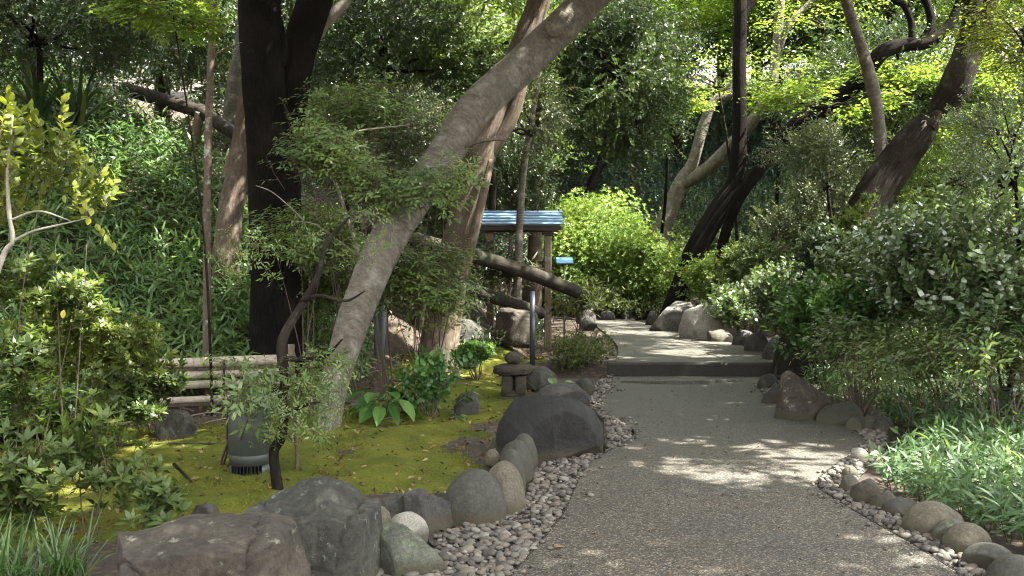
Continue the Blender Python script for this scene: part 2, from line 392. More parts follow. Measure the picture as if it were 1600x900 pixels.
def m_whorl(L=.04, W=.015, n=6, st=.06, shape=2, spread=1.0):
    m = Mod(); m.stem([(0, 0, -st), (0, 0, 0)], .0022, .0015)
    a0 = random.random() * 6
    for k in range(n):
        a = a0 + k * 2.4 + random.uniform(-.3, .3); e = random.uniform(.5, 1.2) * spread
        d = np.array([math.cos(a) * math.sin(e), math.sin(a) * math.sin(e), math.cos(e)])
        m.leaf((0, 0, -st * random.random() * .6), d, UP, L * random.uniform(.7, 1.15), W * random.uniform(.8, 1.15), shape)
    return m.done()
def m_twig(L=.07, W=.03, n=9, T=.28, shape=2, droop=.5, alt=True, curl=.15, stem=True):
    m = Mod(); P = []
    for k in range(5): t = k / 4; P.append((T * t * random.uniform(.95, 1.05) * .2, random.uniform(-.01, .01), T * t * (1 - droop * .25 * t)))
    P = spline(P, 12)
    if stem: m.stem(P[::3], .0035, .0015)
    for k in range(n):
        t = (k + .7) / n; p = P[int(t * 11)]; a = k * PI + random.uniform(-.5, .5) if alt else k * 2.4
        d = np.array([math.cos(a) * .9, math.sin(a) * .9, .55 + .6 * t]) + rv(.12)
        m.leaf(p, d + np.array([0, 0, -.25 * droop]), UP + rv(.35), L * random.uniform(.7, 1.15), W * random.uniform(.8, 1.15), shape, curl)
    return m.done()
def m_spray(L=.05, W=.04, n=10, T=.35, shape=2):    # flat layered spray (maple), grows along +Z, flat across X
    m = Mod(); m.stem([(0, 0, 0), (0, .01, T * .5), (0, 0, T)], .003, .0015)
    for k in range(n):
        t = random.uniform(.15, 1); sx = random.choice((-1, 1)); q = random.uniform(.0, 1)
        p = np.array([sx * q * T * .55 * (1.1 - t * .5), random.uniform(-.02, .02), T * t])
        d = np.array([sx * .8, -.15, .7]) + rv(.25)
        m.leaf(p, d, np.array([0, 1, .1]) + rv(.22), L * random.uniform(.75, 1.15), W, shape, .1, .05)
    return m.done()
def m_sasa(L=.135, W=.024, n=7, T=.34, shape=4):
    m = Mod(); b = random.uniform(-.06, .06); m.stem([(0, 0, 0), (b * .4, 0, T * .5), (b, 0, T)], .003, .0015)
    for k in range(n):
        t = .35 + .65 * (k + .5) / n; a = k * 2.5 + random.uniform(-.4, .4); e = random.uniform(.7, 1.35) * (1.15 - .5 * t * (k == n - 1))
        d = np.array([math.cos(a) * math.sin(e), math.sin(a) * math.sin(e), math.cos(e)])
        m.leaf((b * t, 0, T * t), d, UP + rv(.2), L * random.uniform(.65, 1.15), W * random.uniform(.8, 1.2), shape, random.uniform(.1, .4))
    return m.done()
def m_nandina(L=.07, W=.021, T=.30, shape=4):
    m = Mod(); m.stem([(0, 0, 0), (.01, 0, T * .5), (0, 0, T)], .003, .0012)
    for k in range(5):
        t = .3 + .7 * k / 4; a = k * 2.4 + random.random() * .5; q = np.array([math.cos(a), math.sin(a), .45]) * (.42 * T * (1.15 - .5 * t))
        p0 = np.array([0, 0, T * t]); m.stem([p0, p0 + q * .5 + UP * .006, p0 + q], .0016, .001)
        for j in range(4):
            s_ = (j + 1) / 4; sd_ = nrm(np.cross(q, UP)) * (1 if j % 2 else -1)
            d = nrm(q) * (1.0 if j == 3 else .7) + sd_ * (.0 if j == 3 else .75) + np.array([0, 0, -.15]) + rv(.1)
            m.leaf(p0 + q * s_, d, UP + rv(.2), L * random.uniform(.75, 1.15), W * random.uniform(.85, 1.2), shape, .15)
    return m.done()
def variants(fn, k=5, **kw): return [fn(**kw) for _ in range(k)]
def frames(D, spin=None, flat=None):
    D = nrm(D); n = len(D)
    if flat is not None:                # module's Y axis kept near 'flat' so that sprays lie level
        X = nrm(np.cross(flat, D) + rng.normal(0, 1e-4, (n, 3))); Y = np.cross(D, X)
    else:
        h = rng.normal(0, 1, (n, 3)); X = nrm(np.cross(h, D)); Y = np.cross(D, X)
    return np.stack([X, Y, D], -1)      # columns
def bake(mods, P, D, sc, flat=None, inst=None):
    P = np.asarray(P, float); n = len(P); R = frames(D, flat=flat); sc = np.broadcast_to(sc, (n,)); inst = rng.random(n) if inst is None else inst
    pick = rng.integers(0, len(mods), n); Vs = []; Fs = []; ms = []; rs = []; off = 0
    for k, m in enumerate(mods):
        I = np.where(pick == k)[0]
        if len(I) == 0: continue
        V = np.einsum('nij,vj->nvi', R[I] * sc[I, None, None], m.V) + P[I, None]
        Fc = m.F[None] + (np.arange(len(I)) * len(m.V))[:, None, None] + off
        Vs.append(V.reshape(-1, 3)); Fs.append(Fc.reshape(-1, 3)); ms.append(np.tile(m.m, len(I)))
        rs.append((np.clip(.5 * inst[I][:, None] + .5 * m.r[None] + rng.normal(0, .05, (len(I), len(m.r))), 0, 1)).ravel()); off += len(I) * len(m.V)
    return [np.concatenate(Vs), np.concatenate(Fs), np.concatenate(ms), np.concatenate(rs)]
def joinb(L):
    off = 0; V = []; Fc = []; m = []; r = []
    for a in L: V.append(a[0]); Fc.append(a[1] + off); m.append(a[2]); r.append(a[3]); off += len(a[0])
    return [np.concatenate(V), np.concatenate(Fc), np.concatenate(m), np.concatenate(r)]
NTRI = 0
def leafobj(name, b, mats, parent=None):
    global NTRI; NTRI += len(b[1])
    return build(name, b[0], [(b[1], b[2])], mats, parent, False, rnd=b[3])
def blob_points(n, c, r, shell=.55, lump=.35, seed=0):
    d = nrm(rng.normal(0, 1, (n, 3))); rad = rng.random(n) ** (1 / 3); rad = rad * (1 - shell) + shell * np.sqrt(rad)
    k = 1 + lump * (fbm(d * 2.2 + seed * 3.3, 3, seed) - .5) * 2
    return np.asarray(c) + d * rad[:, None] * k[:, None] * np.asarray(r), d
MODS = dict(
    whorl=variants(m_whorl, 6), whorl_f=variants(m_whorl, 4, L=.07, W=.032, n=6), whorl_b=variants(m_whorl, 5, L=.085, W=.028, n=7, shape=4),
    twig=variants(m_twig, 6), twig_f=variants(m_twig, 4, L=.11, W=.05, n=9, T=.38, droop=.8), twig_big=variants(m_twig, 4, L=.18, W=.09, n=9, T=.6, stem=False),
    twig_s=variants(m_twig, 5, L=.045, W=.02, n=11, T=.25), leafy=variants(m_twig, 6, L=.085, W=.042, n=8, T=.22, shape=4, droop=.3),
    oval=variants(m_twig, 6, L=.09, W=.048, n=8, T=.22, shape=4),
    spray=variants(m_spray, 6), spray_f=variants(m_spray, 5, L=.07, W=.05, n=14, T=.5), spray_m=variants(m_spray, 3, L=.06, W=.06, n=7, T=.34, shape=5),
    sasa=variants(m_sasa, 8), nandina=variants(m_nandina, 6), nandina_f=variants(m_nandina, 4, L=.07, W=.024, T=.36))

# lit openings: ground spots that canopy leaves are carved away for, shaping the sunlight
def q_of(P):                                  # where a point's shadow lands on level ground
    P = np.asarray(P); return P[:, :2] - SUN[None, :2] * (P[:, 2:3] / SUN[2])
LIT = []
def lit(px, py, wpx, hpx, z=0.0):
    c = G(px, py, z); d = c[1]; LIT.append((c[0] - SUN[0] / SUN[2] * z, c[1] - SUN[1] / SUN[2] * z, wpx * d / F / 2, hpx * d * d / F / 1.5 / 2))
lit(1195, 744, 180, 30); lit(1130, 772, 150, 12); lit(1040, 722, 110, 8); lit(1130, 690, 80, 4); lit(1325, 683, 55, 5)
lit(1140, 594, 130, 10); lit(1360, 830, 60, 14); lit(650, 815, 45, 10); lit(720, 845, 50, 9)
lit(1120, 615, 60, 5); lit(1240, 655, 50, 4); lit(1100, 652, 70, 4); lit(690, 760, 60, 8); lit(560, 735, 140, 12); lit(720, 605, 90, 16)
lit(1400, 700, 90, 20, .3); lit(1450, 650, 160, 18, .4); lit(1560, 760, 90, 40, .4); lit(1330, 600, 120, 14, .3)
lit(1110, 551, 160, 9, .16); lit(1000, 520, 120, 7, .16); lit(960, 504, 100, 5, .16); lit(1100, 500, 60, 22, .5)
lit(1140, 430, 120, 40, .8); lit(120, 250, 120, 20, 2.2); lit(130, 560, 120, 10, .8); lit(600, 215, 140, 10, 2.5)
for a_ in ((1450, 330, 150, 30, 2.0), (1420, 410, 120, 30, 1.5), (1550, 340, 110, 30, 2.2), (1300, 480, 100, 16, .9), (1230, 470, 90, 14, .8), (1500, 600, 160, 14, .6), (1400, 350, 120, 20, 1.9), (1190, 420, 100, 20, 1.2), (1250, 560, 80, 8, .3)): lit(*a_)
def openlit(P):
    q = q_of(P); o = np.zeros(len(q)); jit = (fbm(np.column_stack([q * 2.5, q[:, 0] * 0]), 3, 9) - .5) * .9
    for (x, y, a, b) in LIT: o = np.maximum(o, ((((q[:, 0] - x) / (a + .16)) ** 2 + ((q[:, 1] - y) / (b + .16)) ** 2 + jit) < 1.0) * 1.0)
    return np.maximum(o, (((q[:, 0] - 2.2) / 2.6) ** 2 + ((q[:, 1] - 22.5) / 2.8) ** 2 + jit < 1) * .93)
def openness(P):
    q = q_of(P); o = np.zeros(len(q)); jit = (fbm(np.column_stack([q * 2.5, q[:, 0] * 0]), 3, 9) - .5) * .9
    for (x, y, a, b) in LIT:
        e = ((q[:, 0] - x) / (a + .18)) ** 2 + ((q[:, 1] - y) / (b + .18)) ** 2
        o = np.maximum(o, (e + jit < 1.0) * 1.0)
    o = np.maximum(o, (((q[:, 0] - 2.2) / 2.6) ** 2 + ((q[:, 1] - 22.5) / 2.8) ** 2 + jit < 1) * .93)   # azalea mound
    e_ = np.interp(q[:, 1], [4, 6, 7, 8.1, 9, 10.5, 12, 13], [2.4, 2.3, 2.25, 2.75, 3.05, 2.9, 2.9, 3.0]); o = np.maximum(o, ss(e_ - .05, e_ + .5, q[:, 0] + jit * .5) * .9)                                                 # open right-hand bank
    o = np.maximum(o, ss(13.5, 16.5, q[:, 1] + jit) * ss(-1, .5, q[:, 0]) * .85 * ((q[:, 0] > 3.1) | (q[:, 1] > 19.8) | (q[:, 0] < 0)))
    o = np.maximum(o, .8 * ((fbm(np.column_stack([q * .9, q[:, 0] * 0]), 3, 17) > .53) & ((q[:, 0] < -2.8) | (q[:, 1] > 11) & (q[:, 0] < 0))))
    o = np.where((q[:, 0] > -6.8) & (q[:, 0] < -2.6) & (q[:, 1] > 9.9) & (q[:, 1] < 12.2), 0, o)     # deep shade round the black tree
    return o

# ================================================================== SETTING
xs = np.concatenate([np.linspace(-110, -13, 26)[:-1], np.linspace(-13, 9, 190), np.linspace(9, 110, 28)[1:]])
ys = np.concatenate([np.linspace(-60, 2, 18)[:-1], np.linspace(2, 28, 210), np.linspace(28, 190, 40)[1:]])
X, Y = np.meshgrid(xs, ys); Z = H(X, Y)
V = np.stack([X, Y, Z], -1).reshape(-1, 3); nx, ny = len(xs), len(ys)
i = (np.arange(ny - 1)[:, None] * nx + np.arange(nx - 1)[None]).ravel(); Q = np.stack([i, i + 1, i + nx + 1, i + nx], -1)

# path edges traced on the ground plane
LE = [(-.55, -4), (-.45, 2), (-.12, 4.4)] + [tuple(G(a, b, 0)[:2]) for a, b in ((800, 900), (850, 842), (882, 800), (898, 765), (918, 728), (950, 705), (990, 682), (985, 667), (950, 648), (940, 632), (952, 612), (957, 597), (958, 588))]
RE = [(2.5, -4), (2.4, 2), (2.3, 4.4)] + [tuple(G(a, b, 0)[:2]) for a, b in ((1505, 900), (1430, 853), (1365, 816), (1310, 783), (1278, 762), (1283, 741), (1330, 708), (1350, 684), (1300, 656), (1225, 632), (1188, 612), (1205, 596), (1215, 588))]
UL = [tuple(G(a, b, .16)[:2]) for a, b in ((958, 563), (966, 545), (955, 528), (935, 512), (918, 501))] + [(.2, 22.2), (-1.6, 22.6)]
UR = [tuple(G(a, b, .16)[:2]) for a, b in ((1240, 563), (1175, 545), (1110, 527), (1045, 514), (1000, 503))] + [(1.9, 23.3), (-1.5, 24.5)]
def strip(name, A, B, z, n, m, mat, amp=.006, thick=.2, drop=True):
    A = spline(A, n); B = spline(B, n); t = np.linspace(0, 1, m)
    P = A[:, None] * (1 - t[None, :, None]) + B[:, None] * t[None, :, None]
    zz = z + (fbm(np.concatenate([P, P[..., :1] * 0], -1) * 1.1, 3, 21) - .5) * amp * 2
    V = np.concatenate([P, zz[..., None]], -1).reshape(-1, 3)
    i = (np.arange(n - 1)[:, None] * m + np.arange(m - 1)[None]).ravel(); Q = np.stack([i, i + 1, i + m + 1, i + m], -1)
    ring = np.concatenate([np.arange(m), np.arange(1, n) * m + m - 1, (n - 1) * m + np.arange(m - 2, -1, -1), np.arange(n - 2, 0, -1) * m])
    Vb = V[ring].copy(); Vb[:, 2] -= thick; k = len(V); r = len(ring); j = np.arange(r); l = (j + 1) % r
    V = np.vstack([V, Vb]); Q = np.vstack([Q, np.stack([ring[j], k + j, k + l, ring[l]], -1)])
    return build(name, V, Q, mat, None, False)
tag(build('ground', V, Q, MAT['soil']), kind='structure')
SY = 12.93
def endat(P, y):                                # trims an edge line at the step
    return P[:-1] + [(P[-1][0], y)]
tag(strip('path', endat(LE, SY), endat(RE, SY), .0, 130, 34, MAT['path']), kind='structure')
tag(strip('upper_path', [(UL[0][0], SY + .04)] + UL[1:], [(UR[0][0], SY + .04)] + UR[1:], .16, 60, 24, MAT['path']), kind='structure')
stepm = plain('dark_step_timber', (.020, .017, .014), .75, 0, 40, .4, .003)
mb = MB(); xa, xb = UL[0][0] - .1, UR[0][0] + .05
n = 90; xs_ = np.linspace(xa, xb, n); pr = np.array([(-.065, -.117), (-.065, .095), (-.052, .1175), (.055, .1175), (.065, .11), (.065, -.117)])
V = np.array([[(x, SY + .015 + a_, .055 + b_) for a_, b_ in pr] for x in xs_]).reshape(-1, 3)
V[:, 1:] += (np.stack([fbm(V * [4, 30, 30], 4, 71), fbm(V * [5, 30, 30], 4, 72)], -1) - .5) * [.022, .014]; V[:, 1] = np.where((np.arange(len(V)) % 6 == 2) & (fbm(V * 6, 3, 73) > .6), V[:, 1] + .014, V[:, 1])
i_ = np.arange(n - 1)[:, None] * 6; j_ = np.arange(5)[None]
mb.add(V, [np.stack([i_ + j_, i_ + j_ + 1, i_ + 7 + j_, i_ + 6 + j_], -1).reshape(-1, 4), np.array([[0, 1, 2, 3, 4, 5]]), np.array([[5, 4, 3, 2, 1, 0]]) + (n - 1) * 6])
tag(mb.build('path_step', stepm, smooth=False), kind='structure')
# uneven asphalt lip below the step
A = np.array([G(968 + k * 8.5, 597 + math.sin(k / 20 * PI) * 3.5, .0) for k in range(24)]); n = len(A)
prof = [(0, 0), (.012, .034), (.12, .04), (.32, .003)]; mbp = []
for k in range(n):
    f = math.sin(k / (n - 1) * PI) ** .5
    for (o_, h_) in prof: mbp.append((A[k, 0], A[k, 1] + o_ * f + .0, .004 + h_ * f))
i = (np.arange(n - 1)[:, None] * 4 + np.arange(3)[None]).ravel()
tag(build('asphalt_lip', mbp, np.stack([i, i + 4, i + 5, i + 1], -1), MAT['path'], None, False), kind='structure')
# thin steel edging between path and pebbles
edgem = plain('dark_steel_edging', (.03, .026, .022), .7, .3)
for P_, sgn in ((LE, -1), (RE, 1)):
    A = spline(endat(P_, SY), 150); T = nrm(np.gradient(A, axis=0)); nn = np.stack([-T[:, 1], T[:, 0]], -1) * (1 if sgn < 0 else -1)
    V = np.concatenate([np.column_stack([A + nn * .003, A[:, 0] * 0 + .003]), np.column_stack([A + nn * .008, A[:, 0] * 0 + .003]),
                        np.column_stack([A + nn * .008, A[:, 0] * 0 - .05]), np.column_stack([A + nn * .003, A[:, 0] * 0 - .05])])
    k = np.arange(149); Qe = np.concatenate([np.stack([k + a * 150, k + 1 + a * 150, k + 1 + b * 150, k + b * 150], -1) for a, b in ((0, 1), (1, 2), (3, 0))])
    tag(build('path_edging', V, Qe, edgem, None, False), kind='structure')
# moss lawn
MOSSP = np.array([(-7, 5.2), (-5.0, 5.0), (-2.4, 5.4), (-1.5, 6.0), (-.9, 6.5), (-.55, 7.0), (-.35, 7.6), (-.3, 8.3), (-.2, 9.2), (.05, 10.2), (.25, 11.5), (.1, 12.6),
                  (.3, 13.8), (-.4, 13.9), (-1.3, 12.6), (-1.6, 11.3), (-1.6, 10.1), (-2.2, 9.3), (-3.4, 9.1), (-5, 8.9), (-8, 8)], float)
gx = np.arange(-8, .9, .04); gy = np.arange(4.6, 14.4, .04); Xm, Ym = np.meshgrid(gx, gy)
sdm = poly_sdf(Xm, Ym, MOSSP); pm = np.stack([Xm, Ym, Xm * 0], -1)
sdm2 = sdm + (fbm(pm * 2.0, 4, 31) - .5) * 1.0 + ss(.74, .84, fbm(pm * 1.4 + 5, 3, 44)) * .8
Zm = H(Xm, Ym) + .022 * (1 - ss(-.18, .0, sdm2)) - .035 * ss(-.04, .10, sdm2) + (fbm(pm * 12, 3, 8) - .5) * .032 + (fbm(pm * 3.1, 2, 12) - .5) * .07
keep = (sdm2 < .12); nxm, nym = len(gx), len(gy)
i = (np.arange(nym - 1)[:, None] * nxm + np.arange(nxm - 1)[None]); kk = keep[:-1, :-1] & keep[1:, 1:]
Qm = np.stack([i, i + 1, i + nxm + 1, i + nxm], -1)[kk]; used, inv = np.unique(Qm, return_inverse=True)
tag(build('moss_lawn', np.stack([Xm, Ym, Zm], -1).reshape(-1, 3)[used], inv.reshape(Qm.shape), MAT['moss']), kind='structure')
def moss_ok(x, y): return poly_sdf(x, y, MOSSP)

# short moss shoots that break the lawn's outline
n = 60000; P = np.column_stack([rng.uniform(-5, .4, n), 5 + 8 * rng.random(n) ** 1.3])
s_ = poly_sdf(P[:, 0], P[:, 1], MOSSP) + (fbm(np.column_stack([P, P[:, 0] * 0]) * 2.0, 4, 31) - .5) * 1.0
P = P[s_ < -.02]; n = len(P); z = H(P[:, 0], P[:, 1]) + .012
B = np.column_stack([P, z]); a = rng.random(n) * 2 * PI; wv = np.column_stack([np.cos(a), np.sin(a), a * 0]) * .004
V = np.stack([B - wv, B + wv, B + np.column_stack([rng.normal(0, .008, n), rng.normal(0, .008, n), rng.uniform(.008, .018, n)])], 1).reshape(-1, 3)
tuftm = leafmat('moss_shoot', (.07, .085, .014), (.13, .135, .022), (.20, .185, .03), .3, .9, .1)
tag(build('moss_shoots', V, np.arange(3 * n).reshape(-1, 3), tuftm, None, False, rnd=rng.random(n)), 'yellow green moss shoots covering the lawn between boulders and bamboo fence', 'moss', kind='stuff')

# ================================================================== ROCKS
RM = dict(
    brown=rockmat('brown_boulder', (.015, .012, .009), (.048, .040, .029), (.105, .092, .068), .3, (.20, .20, .15), 1.1, bd=.03),
    grey=rockmat('grey_boulder', (.013, .0125, .010), (.038, .037, .029), (.085, .083, .066), .35, (.16, .18, .13), 1.2, bd=.03),
    green=rockmat('greenish_boulder', (.035, .037, .027), (.08, .084, .062), (.16, .16, .13), .6, (.13, .17, .09), 2, bd=.02),
    black=rockmat('black_boulder', (.005, .0047, .0042), (.012, .0115, .0105), (.032, .031, .028), .0, sc=.9, rough=.7, bd=.04),
    smooth=rockmat('smooth_river_stone', (.026, .026, .019), (.043, .042, .031), (.065, .064, .047), .25, (.06, .055, .045), 1.4, rough=.8, bd=.006),
    tan=rockmat('tan_river_stone', (.055, .049, .033), (.09, .08, .056), (.14, .127, .092), .2, (.16, .12, .07), 2, bd=.01),
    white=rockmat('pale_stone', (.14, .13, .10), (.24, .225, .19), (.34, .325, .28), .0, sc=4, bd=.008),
    pale=rockmat('sunlit_pale_boulder', (.16, .15, .125), (.30, .285, .25), (.42, .40, .36), .0, sc=2.5, bd=.02),  # sunlit brightness of the boulder at the bend put into its colour
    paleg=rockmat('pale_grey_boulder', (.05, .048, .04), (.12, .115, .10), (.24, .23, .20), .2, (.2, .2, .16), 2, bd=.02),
    dark=rockmat('dark_stone', (.022, .02, .018), (.05, .047, .042), (.09, .085, .078), .2, (.09, .10, .07), 2.5, bd=.02))
def rock(x0, y0, x1, y1, mat, label, kind='boulder', gz=None, depth=.85, cuts=5, rough=.10, sub=5, round_=.0, seed=0, yaw=0, group=None, name=None, base=None, hh=None, cut=(.45, .85), planes=(), cracks=()):
    r_ = np.random.default_rng(1000 + seed)
    c = G((x0 + x1) / 2, y1, gz) if base is None else np.array(base)
    d = c[1]; w = (x1 - x0) * d / F; th = math.atan2(EYE[2] - c[2], d); dep = w * depth
    Hpx = (y1 - y0) * d / F
    h = hh or max(.35 * w, (Hpx - dep * .5 * math.sin(th)) / math.cos(th) * 1.05)
    V, T = ICO[sub]; V = V.copy()
    if round_ < 1:
        for k in range(cuts):
            nn = nrm(r_.normal(0, 1, 3) * [1, 1, .8]); dd = r_.uniform(*cut)
            V -= np.maximum(0, V @ nn - dd)[:, None] * nn * .93
        for (nn, dd) in planes:
            nn = nrm(np.array(nn, float)); V -= np.maximum(0, V @ nn - dd)[:, None] * nn * .96
        V /= np.abs(V).max(0)
    for (nn, dd, wd) in cracks:
        nn = nrm(np.array(nn, float)); q = V @ nn - dd + (fbm(V * 3, 3, 2) - .5) * .22; V = V * (1 - .07 * np.exp(-(q / wd) ** 2))[:, None]
    sv = V * np.array([w, dep, h]) / max(w, .3)
    nn_ = nrm(V); f = (fbm(sv * 2.6 + seed * 7.7, 5, seed) - .5) * 2
    rid = 1 - np.abs(fbm(sv * 3.1 + seed * 3.1, 4, seed + 9) - .5) * 5
    V = V + nn_ * (f * rough + np.clip(rid, 0, 1) * -rough * .3 * (round_ < 1))[:, None]
    V[:, 2] = np.where(V[:, 2] < -.3, -.3 + (V[:, 2] + .3) * .5, V[:, 2])
    ex = np.array([(V[:, 0].max() - V[:, 0].min()), (V[:, 1].max() - V[:, 1].min())]); V[:, :2] -= [(V[:, 0].max() + V[:, 0].min()) / 2, (V[:, 1].max() + V[:, 1].min()) / 2]
    V[:, 0] *= 2 / ex[0]; V[:, 1] *= 2 / ex[1]
    zt, zb = V[:, 2].max(), V[:, 2].min()
    sc = np.array([w / 2, dep / 2, h / (zt + .15)]); V = V * sc
    V[:, 2] += .15 * h / (zt + .15) 
    if yaw: V = V @ rotm(0, 0, yaw).T
    loc = np.array([c[0], c[1] + dep * .42, c[2]])
    o = build(name or kind, V, T, RM[mat]); o.location = Vector(loc)
    return tag(o, label, kind, group)
B_ = 'boulders holding the moss lawn'
rock(128, 800, 482, 985, 'brown', 'large flat topped brown boulder at the bottom left with a cracked side', depth=.62, cuts=5, seed=1, rough=.10, sub=6, gz=0, cut=(.7, .9), hh=.385, planes=(((-.06, -.10, 1), .42), ((.1, -1, .18), .55), ((1, -.35, .25), .72), ((-.6, -.5, .5), .8)), cracks=(((1, .1, .12), .52, .02), ((.1, .2, 1), .12, .015)))
rock(350, 750, 590, 930, 'grey', 'tall grey angular boulder beside the flat brown boulder', depth=.8, cuts=4, seed=12, rough=.10, sub=6, gz=0, cut=(.7, .9), hh=.46, planes=(((-.16, -.12, 1), .46), ((.22, -.1, 1), .50), ((.25, -1, .05), .6), ((1, -.15, .1), .72)), cracks=(((.5, .1, .9), .05, .02), ((1, -.1, -.5), .35, .015)))
rock(552, 818, 700, 900, 'green', 'low greenish grey boulder at the edge of the pebbles', depth=.8, cuts=7, seed=3, rough=.08, gz=0)
rock(560, 792, 612, 850, 'tan', 'small pale olive stone wedged behind the greenish boulder', 'stone', gz=0.02, seed=4, cuts=3)
rock(600, 800, 668, 852, 'white', 'white speckled rounded stone behind the greenish boulder', 'stone', gz=0, seed=5, cuts=2, rough=.05)
rock(590, 772, 636, 815, 'grey', 'small angular grey stone on the moss edge left of the dark jagged rock', 'stone', gz=0.02, seed=6, cuts=6)
rock(622, 762, 710, 826, 'dark', 'dark jagged rock left of the smooth round boulder', 'stone', gz=0, seed=7, cuts=7, rough=.11)
rock(688, 733, 792, 820, 'smooth', 'smooth round grey boulder, nearest and biggest of the curved row', gz=0, seed=8, round_=1, rough=.045, depth=1.05, group='round stones in the curved row')
rock(752, 722, 822, 806, 'tan', 'tan speckled round boulder second in the curved row', gz=0, seed=9, round_=1, rough=.05, depth=1.3, group='round stones in the curved row')
rock(775, 703, 822, 778, 'smooth', 'slim grey rounded stone third in the curved row', 'stone', gz=0, seed=10, round_=1, rough=.05, depth=1.4, group='round stones in the curved row')
rock(778, 688, 836, 755, 'smooth', 'tall olive grey rounded stone fourth in the curved row', 'stone', gz=0, seed=11, round_=1, rough=.05, depth=1.4, group='round stones in the curved row')
rock(796, 678, 841, 732, 'smooth', 'last rounded stone of the curved row touching the black boulder', 'stone', gz=0, seed=13, round_=1, rough=.04, depth=1.2, group='round stones in the curved row')
rock(756, 702, 782, 724, 'tan', 'little grey stone on the moss side of the curved row', 'stone', gz=0.03, seed=14, cuts=3, sub=4)
rock(768, 678, 792, 694, 'tan', 'small pale stone in front of the black boulder', 'stone', gz=0.02, seed=15, cuts=2, sub=4)
rock(773, 612, 947, 716, 'black', 'large smooth black boulder with pale streaks beside the path', gz=0, seed=16, cuts=7, rough=.05, depth=.75, sub=6, cut=(.55, .85))
rock(835, 598, 925, 640, 'dark', 'low dark rock behind the big black boulder', 'stone', gz=0.02, seed=17, cuts=5)
rock(708, 612, 750, 656, 'dark', 'small dark upright rock on the moss left of the black boulder', 'stone', gz=None, seed=18, cuts=6, rough=.12)
rock(820, 572, 872, 604, 'dark', 'dark rock just behind the stone lantern', 'stone', gz=0.05, seed=19, cuts=5)
rock(893, 590, 930, 618, 'grey', 'small rock beside the pebbles below the low azalea', 'stone', gz=0.0, seed=20, cuts=4, sub=4)
rock(718, 490, 780, 528, 'grey', 'rounded rock beneath the log rails left of the squared block', base=(-.62, 13.5, .36), seed=21, cuts=4)
rock(715, 515, 765, 540, 'dark', 'flat dark rock at the foot of the bank', 'stone', base=(-.6, 13.0, .12), seed=22, cuts=4)
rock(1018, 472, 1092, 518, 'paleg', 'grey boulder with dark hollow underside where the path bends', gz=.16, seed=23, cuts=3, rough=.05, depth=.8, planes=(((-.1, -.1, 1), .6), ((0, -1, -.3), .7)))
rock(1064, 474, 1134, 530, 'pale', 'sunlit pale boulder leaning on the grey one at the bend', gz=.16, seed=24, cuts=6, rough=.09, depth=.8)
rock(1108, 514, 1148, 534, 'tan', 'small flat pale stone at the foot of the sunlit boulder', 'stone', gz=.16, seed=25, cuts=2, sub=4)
for k, (a, b, c_, d_) in enumerate(((1143, 516, 1182, 540), (1166, 520, 1206, 549), (1196, 524, 1240, 562))):
    rock(a, b, c_, d_, 'dark', ('dark stone nearest the sunlit boulder above the step', 'middle dark stone of three above the step', 'dark tall stone right above the end of the step')[k], 'stone', gz=.16, seed=26 + k, cuts=5, sub=4, group='dark stones lining the upper path')
for k, (a, b, c_, d_, l) in enumerate(((1008, 486, 1030, 508, 'little grey stone left of the boulders at the bend'), (900, 484, 932, 504, 'dark round stone at the far left corner of the upper path'),
                                       (936, 486, 962, 500, 'small dark stone below the bright azalea bush'), (970, 486, 990, 499, 'tiny stone at the far end of the path'))):
    rock(a, b, c_, d_, 'dark', l, 'stone', gz=.16, seed=30 + k, cuts=2, sub=4)
rock(1214, 580, 1308, 655, 'brown', 'rough brown boulder on the right edge of the path below the step', gz=0, seed=35, cuts=5, rough=.08, depth=.8)
rock(1284, 626, 1358, 664, 'smooth', 'low smooth dark stone right of the rough brown boulder', 'stone', gz=0, seed=36, cuts=2, rough=.05)
rock(1186, 584, 1222, 606, 'grey', 'flat grey stone at the right end of the step', 'stone', gz=0.02, seed=37, cuts=3, sub=4)
rock(1192, 598, 1226, 630, 'dark', 'dark stone between the step and the brown boulder', 'stone', gz=0.0, seed=38, cuts=3, sub=4)
RB = [(1325, 652, 1356, 672, 'smooth', 'small stone after the low smooth stone'), (1350, 648, 1382, 674, 'smooth', 'paired rounded stone, left one, at the widest bend'), (1368, 650, 1402, 678, 'grey', 'paired rounded stone, right one, at the widest bend'),
      (1330, 700, 1362, 722, 'white', 'pale sunlit stone under the bamboo grass'), (1318, 728, 1344, 748, 'tan', 'flat tan stone in the sunlit pebbles'), (1316, 742, 1347, 770, 'smooth', 'grey egg shaped stone beside the sunlit pebbles'),
      (1334, 748, 1384, 786, 'brown', 'tan brown stone behind the egg shaped stone'), (1364, 766, 1408, 797, 'smooth', 'dark rounded stone in the middle of the right hand edging'), (1388, 779, 1452, 808, 'dark', 'flat dark slab between rounded stones'),
      (1424, 783, 1520, 838, 'tan', 'long mossy tan boulder of the right hand edging'), (1466, 812, 1530, 852, 'green', 'angular olive stone in front of the long tan boulder'), (1486, 818, 1562, 866, 'tan', 'greenish rounded boulder third from the lower right corner'),
      (1516, 848, 1600, 896, 'smooth', 'smooth flat topped boulder second from the lower right corner'), (1560, 868, 1650, 925, 'smooth', 'smooth boulder cut off by the lower right corner')]
for k, (a, b, c_, d_, m_, l) in enumerate(RB):
    rock(a, b, c_, d_, m_, l, 'boulder' if c_ - a > 70 else 'stone', gz=0, seed=40 + k, cuts=2, rough=.05, depth=.9, sub=4, group='edging stones along the right of the path')
rock(235, 640, 300, 690, 'grey', 'half buried grey stone under the bamboo fence', 'stone', gz=None, seed=60, cuts=4)
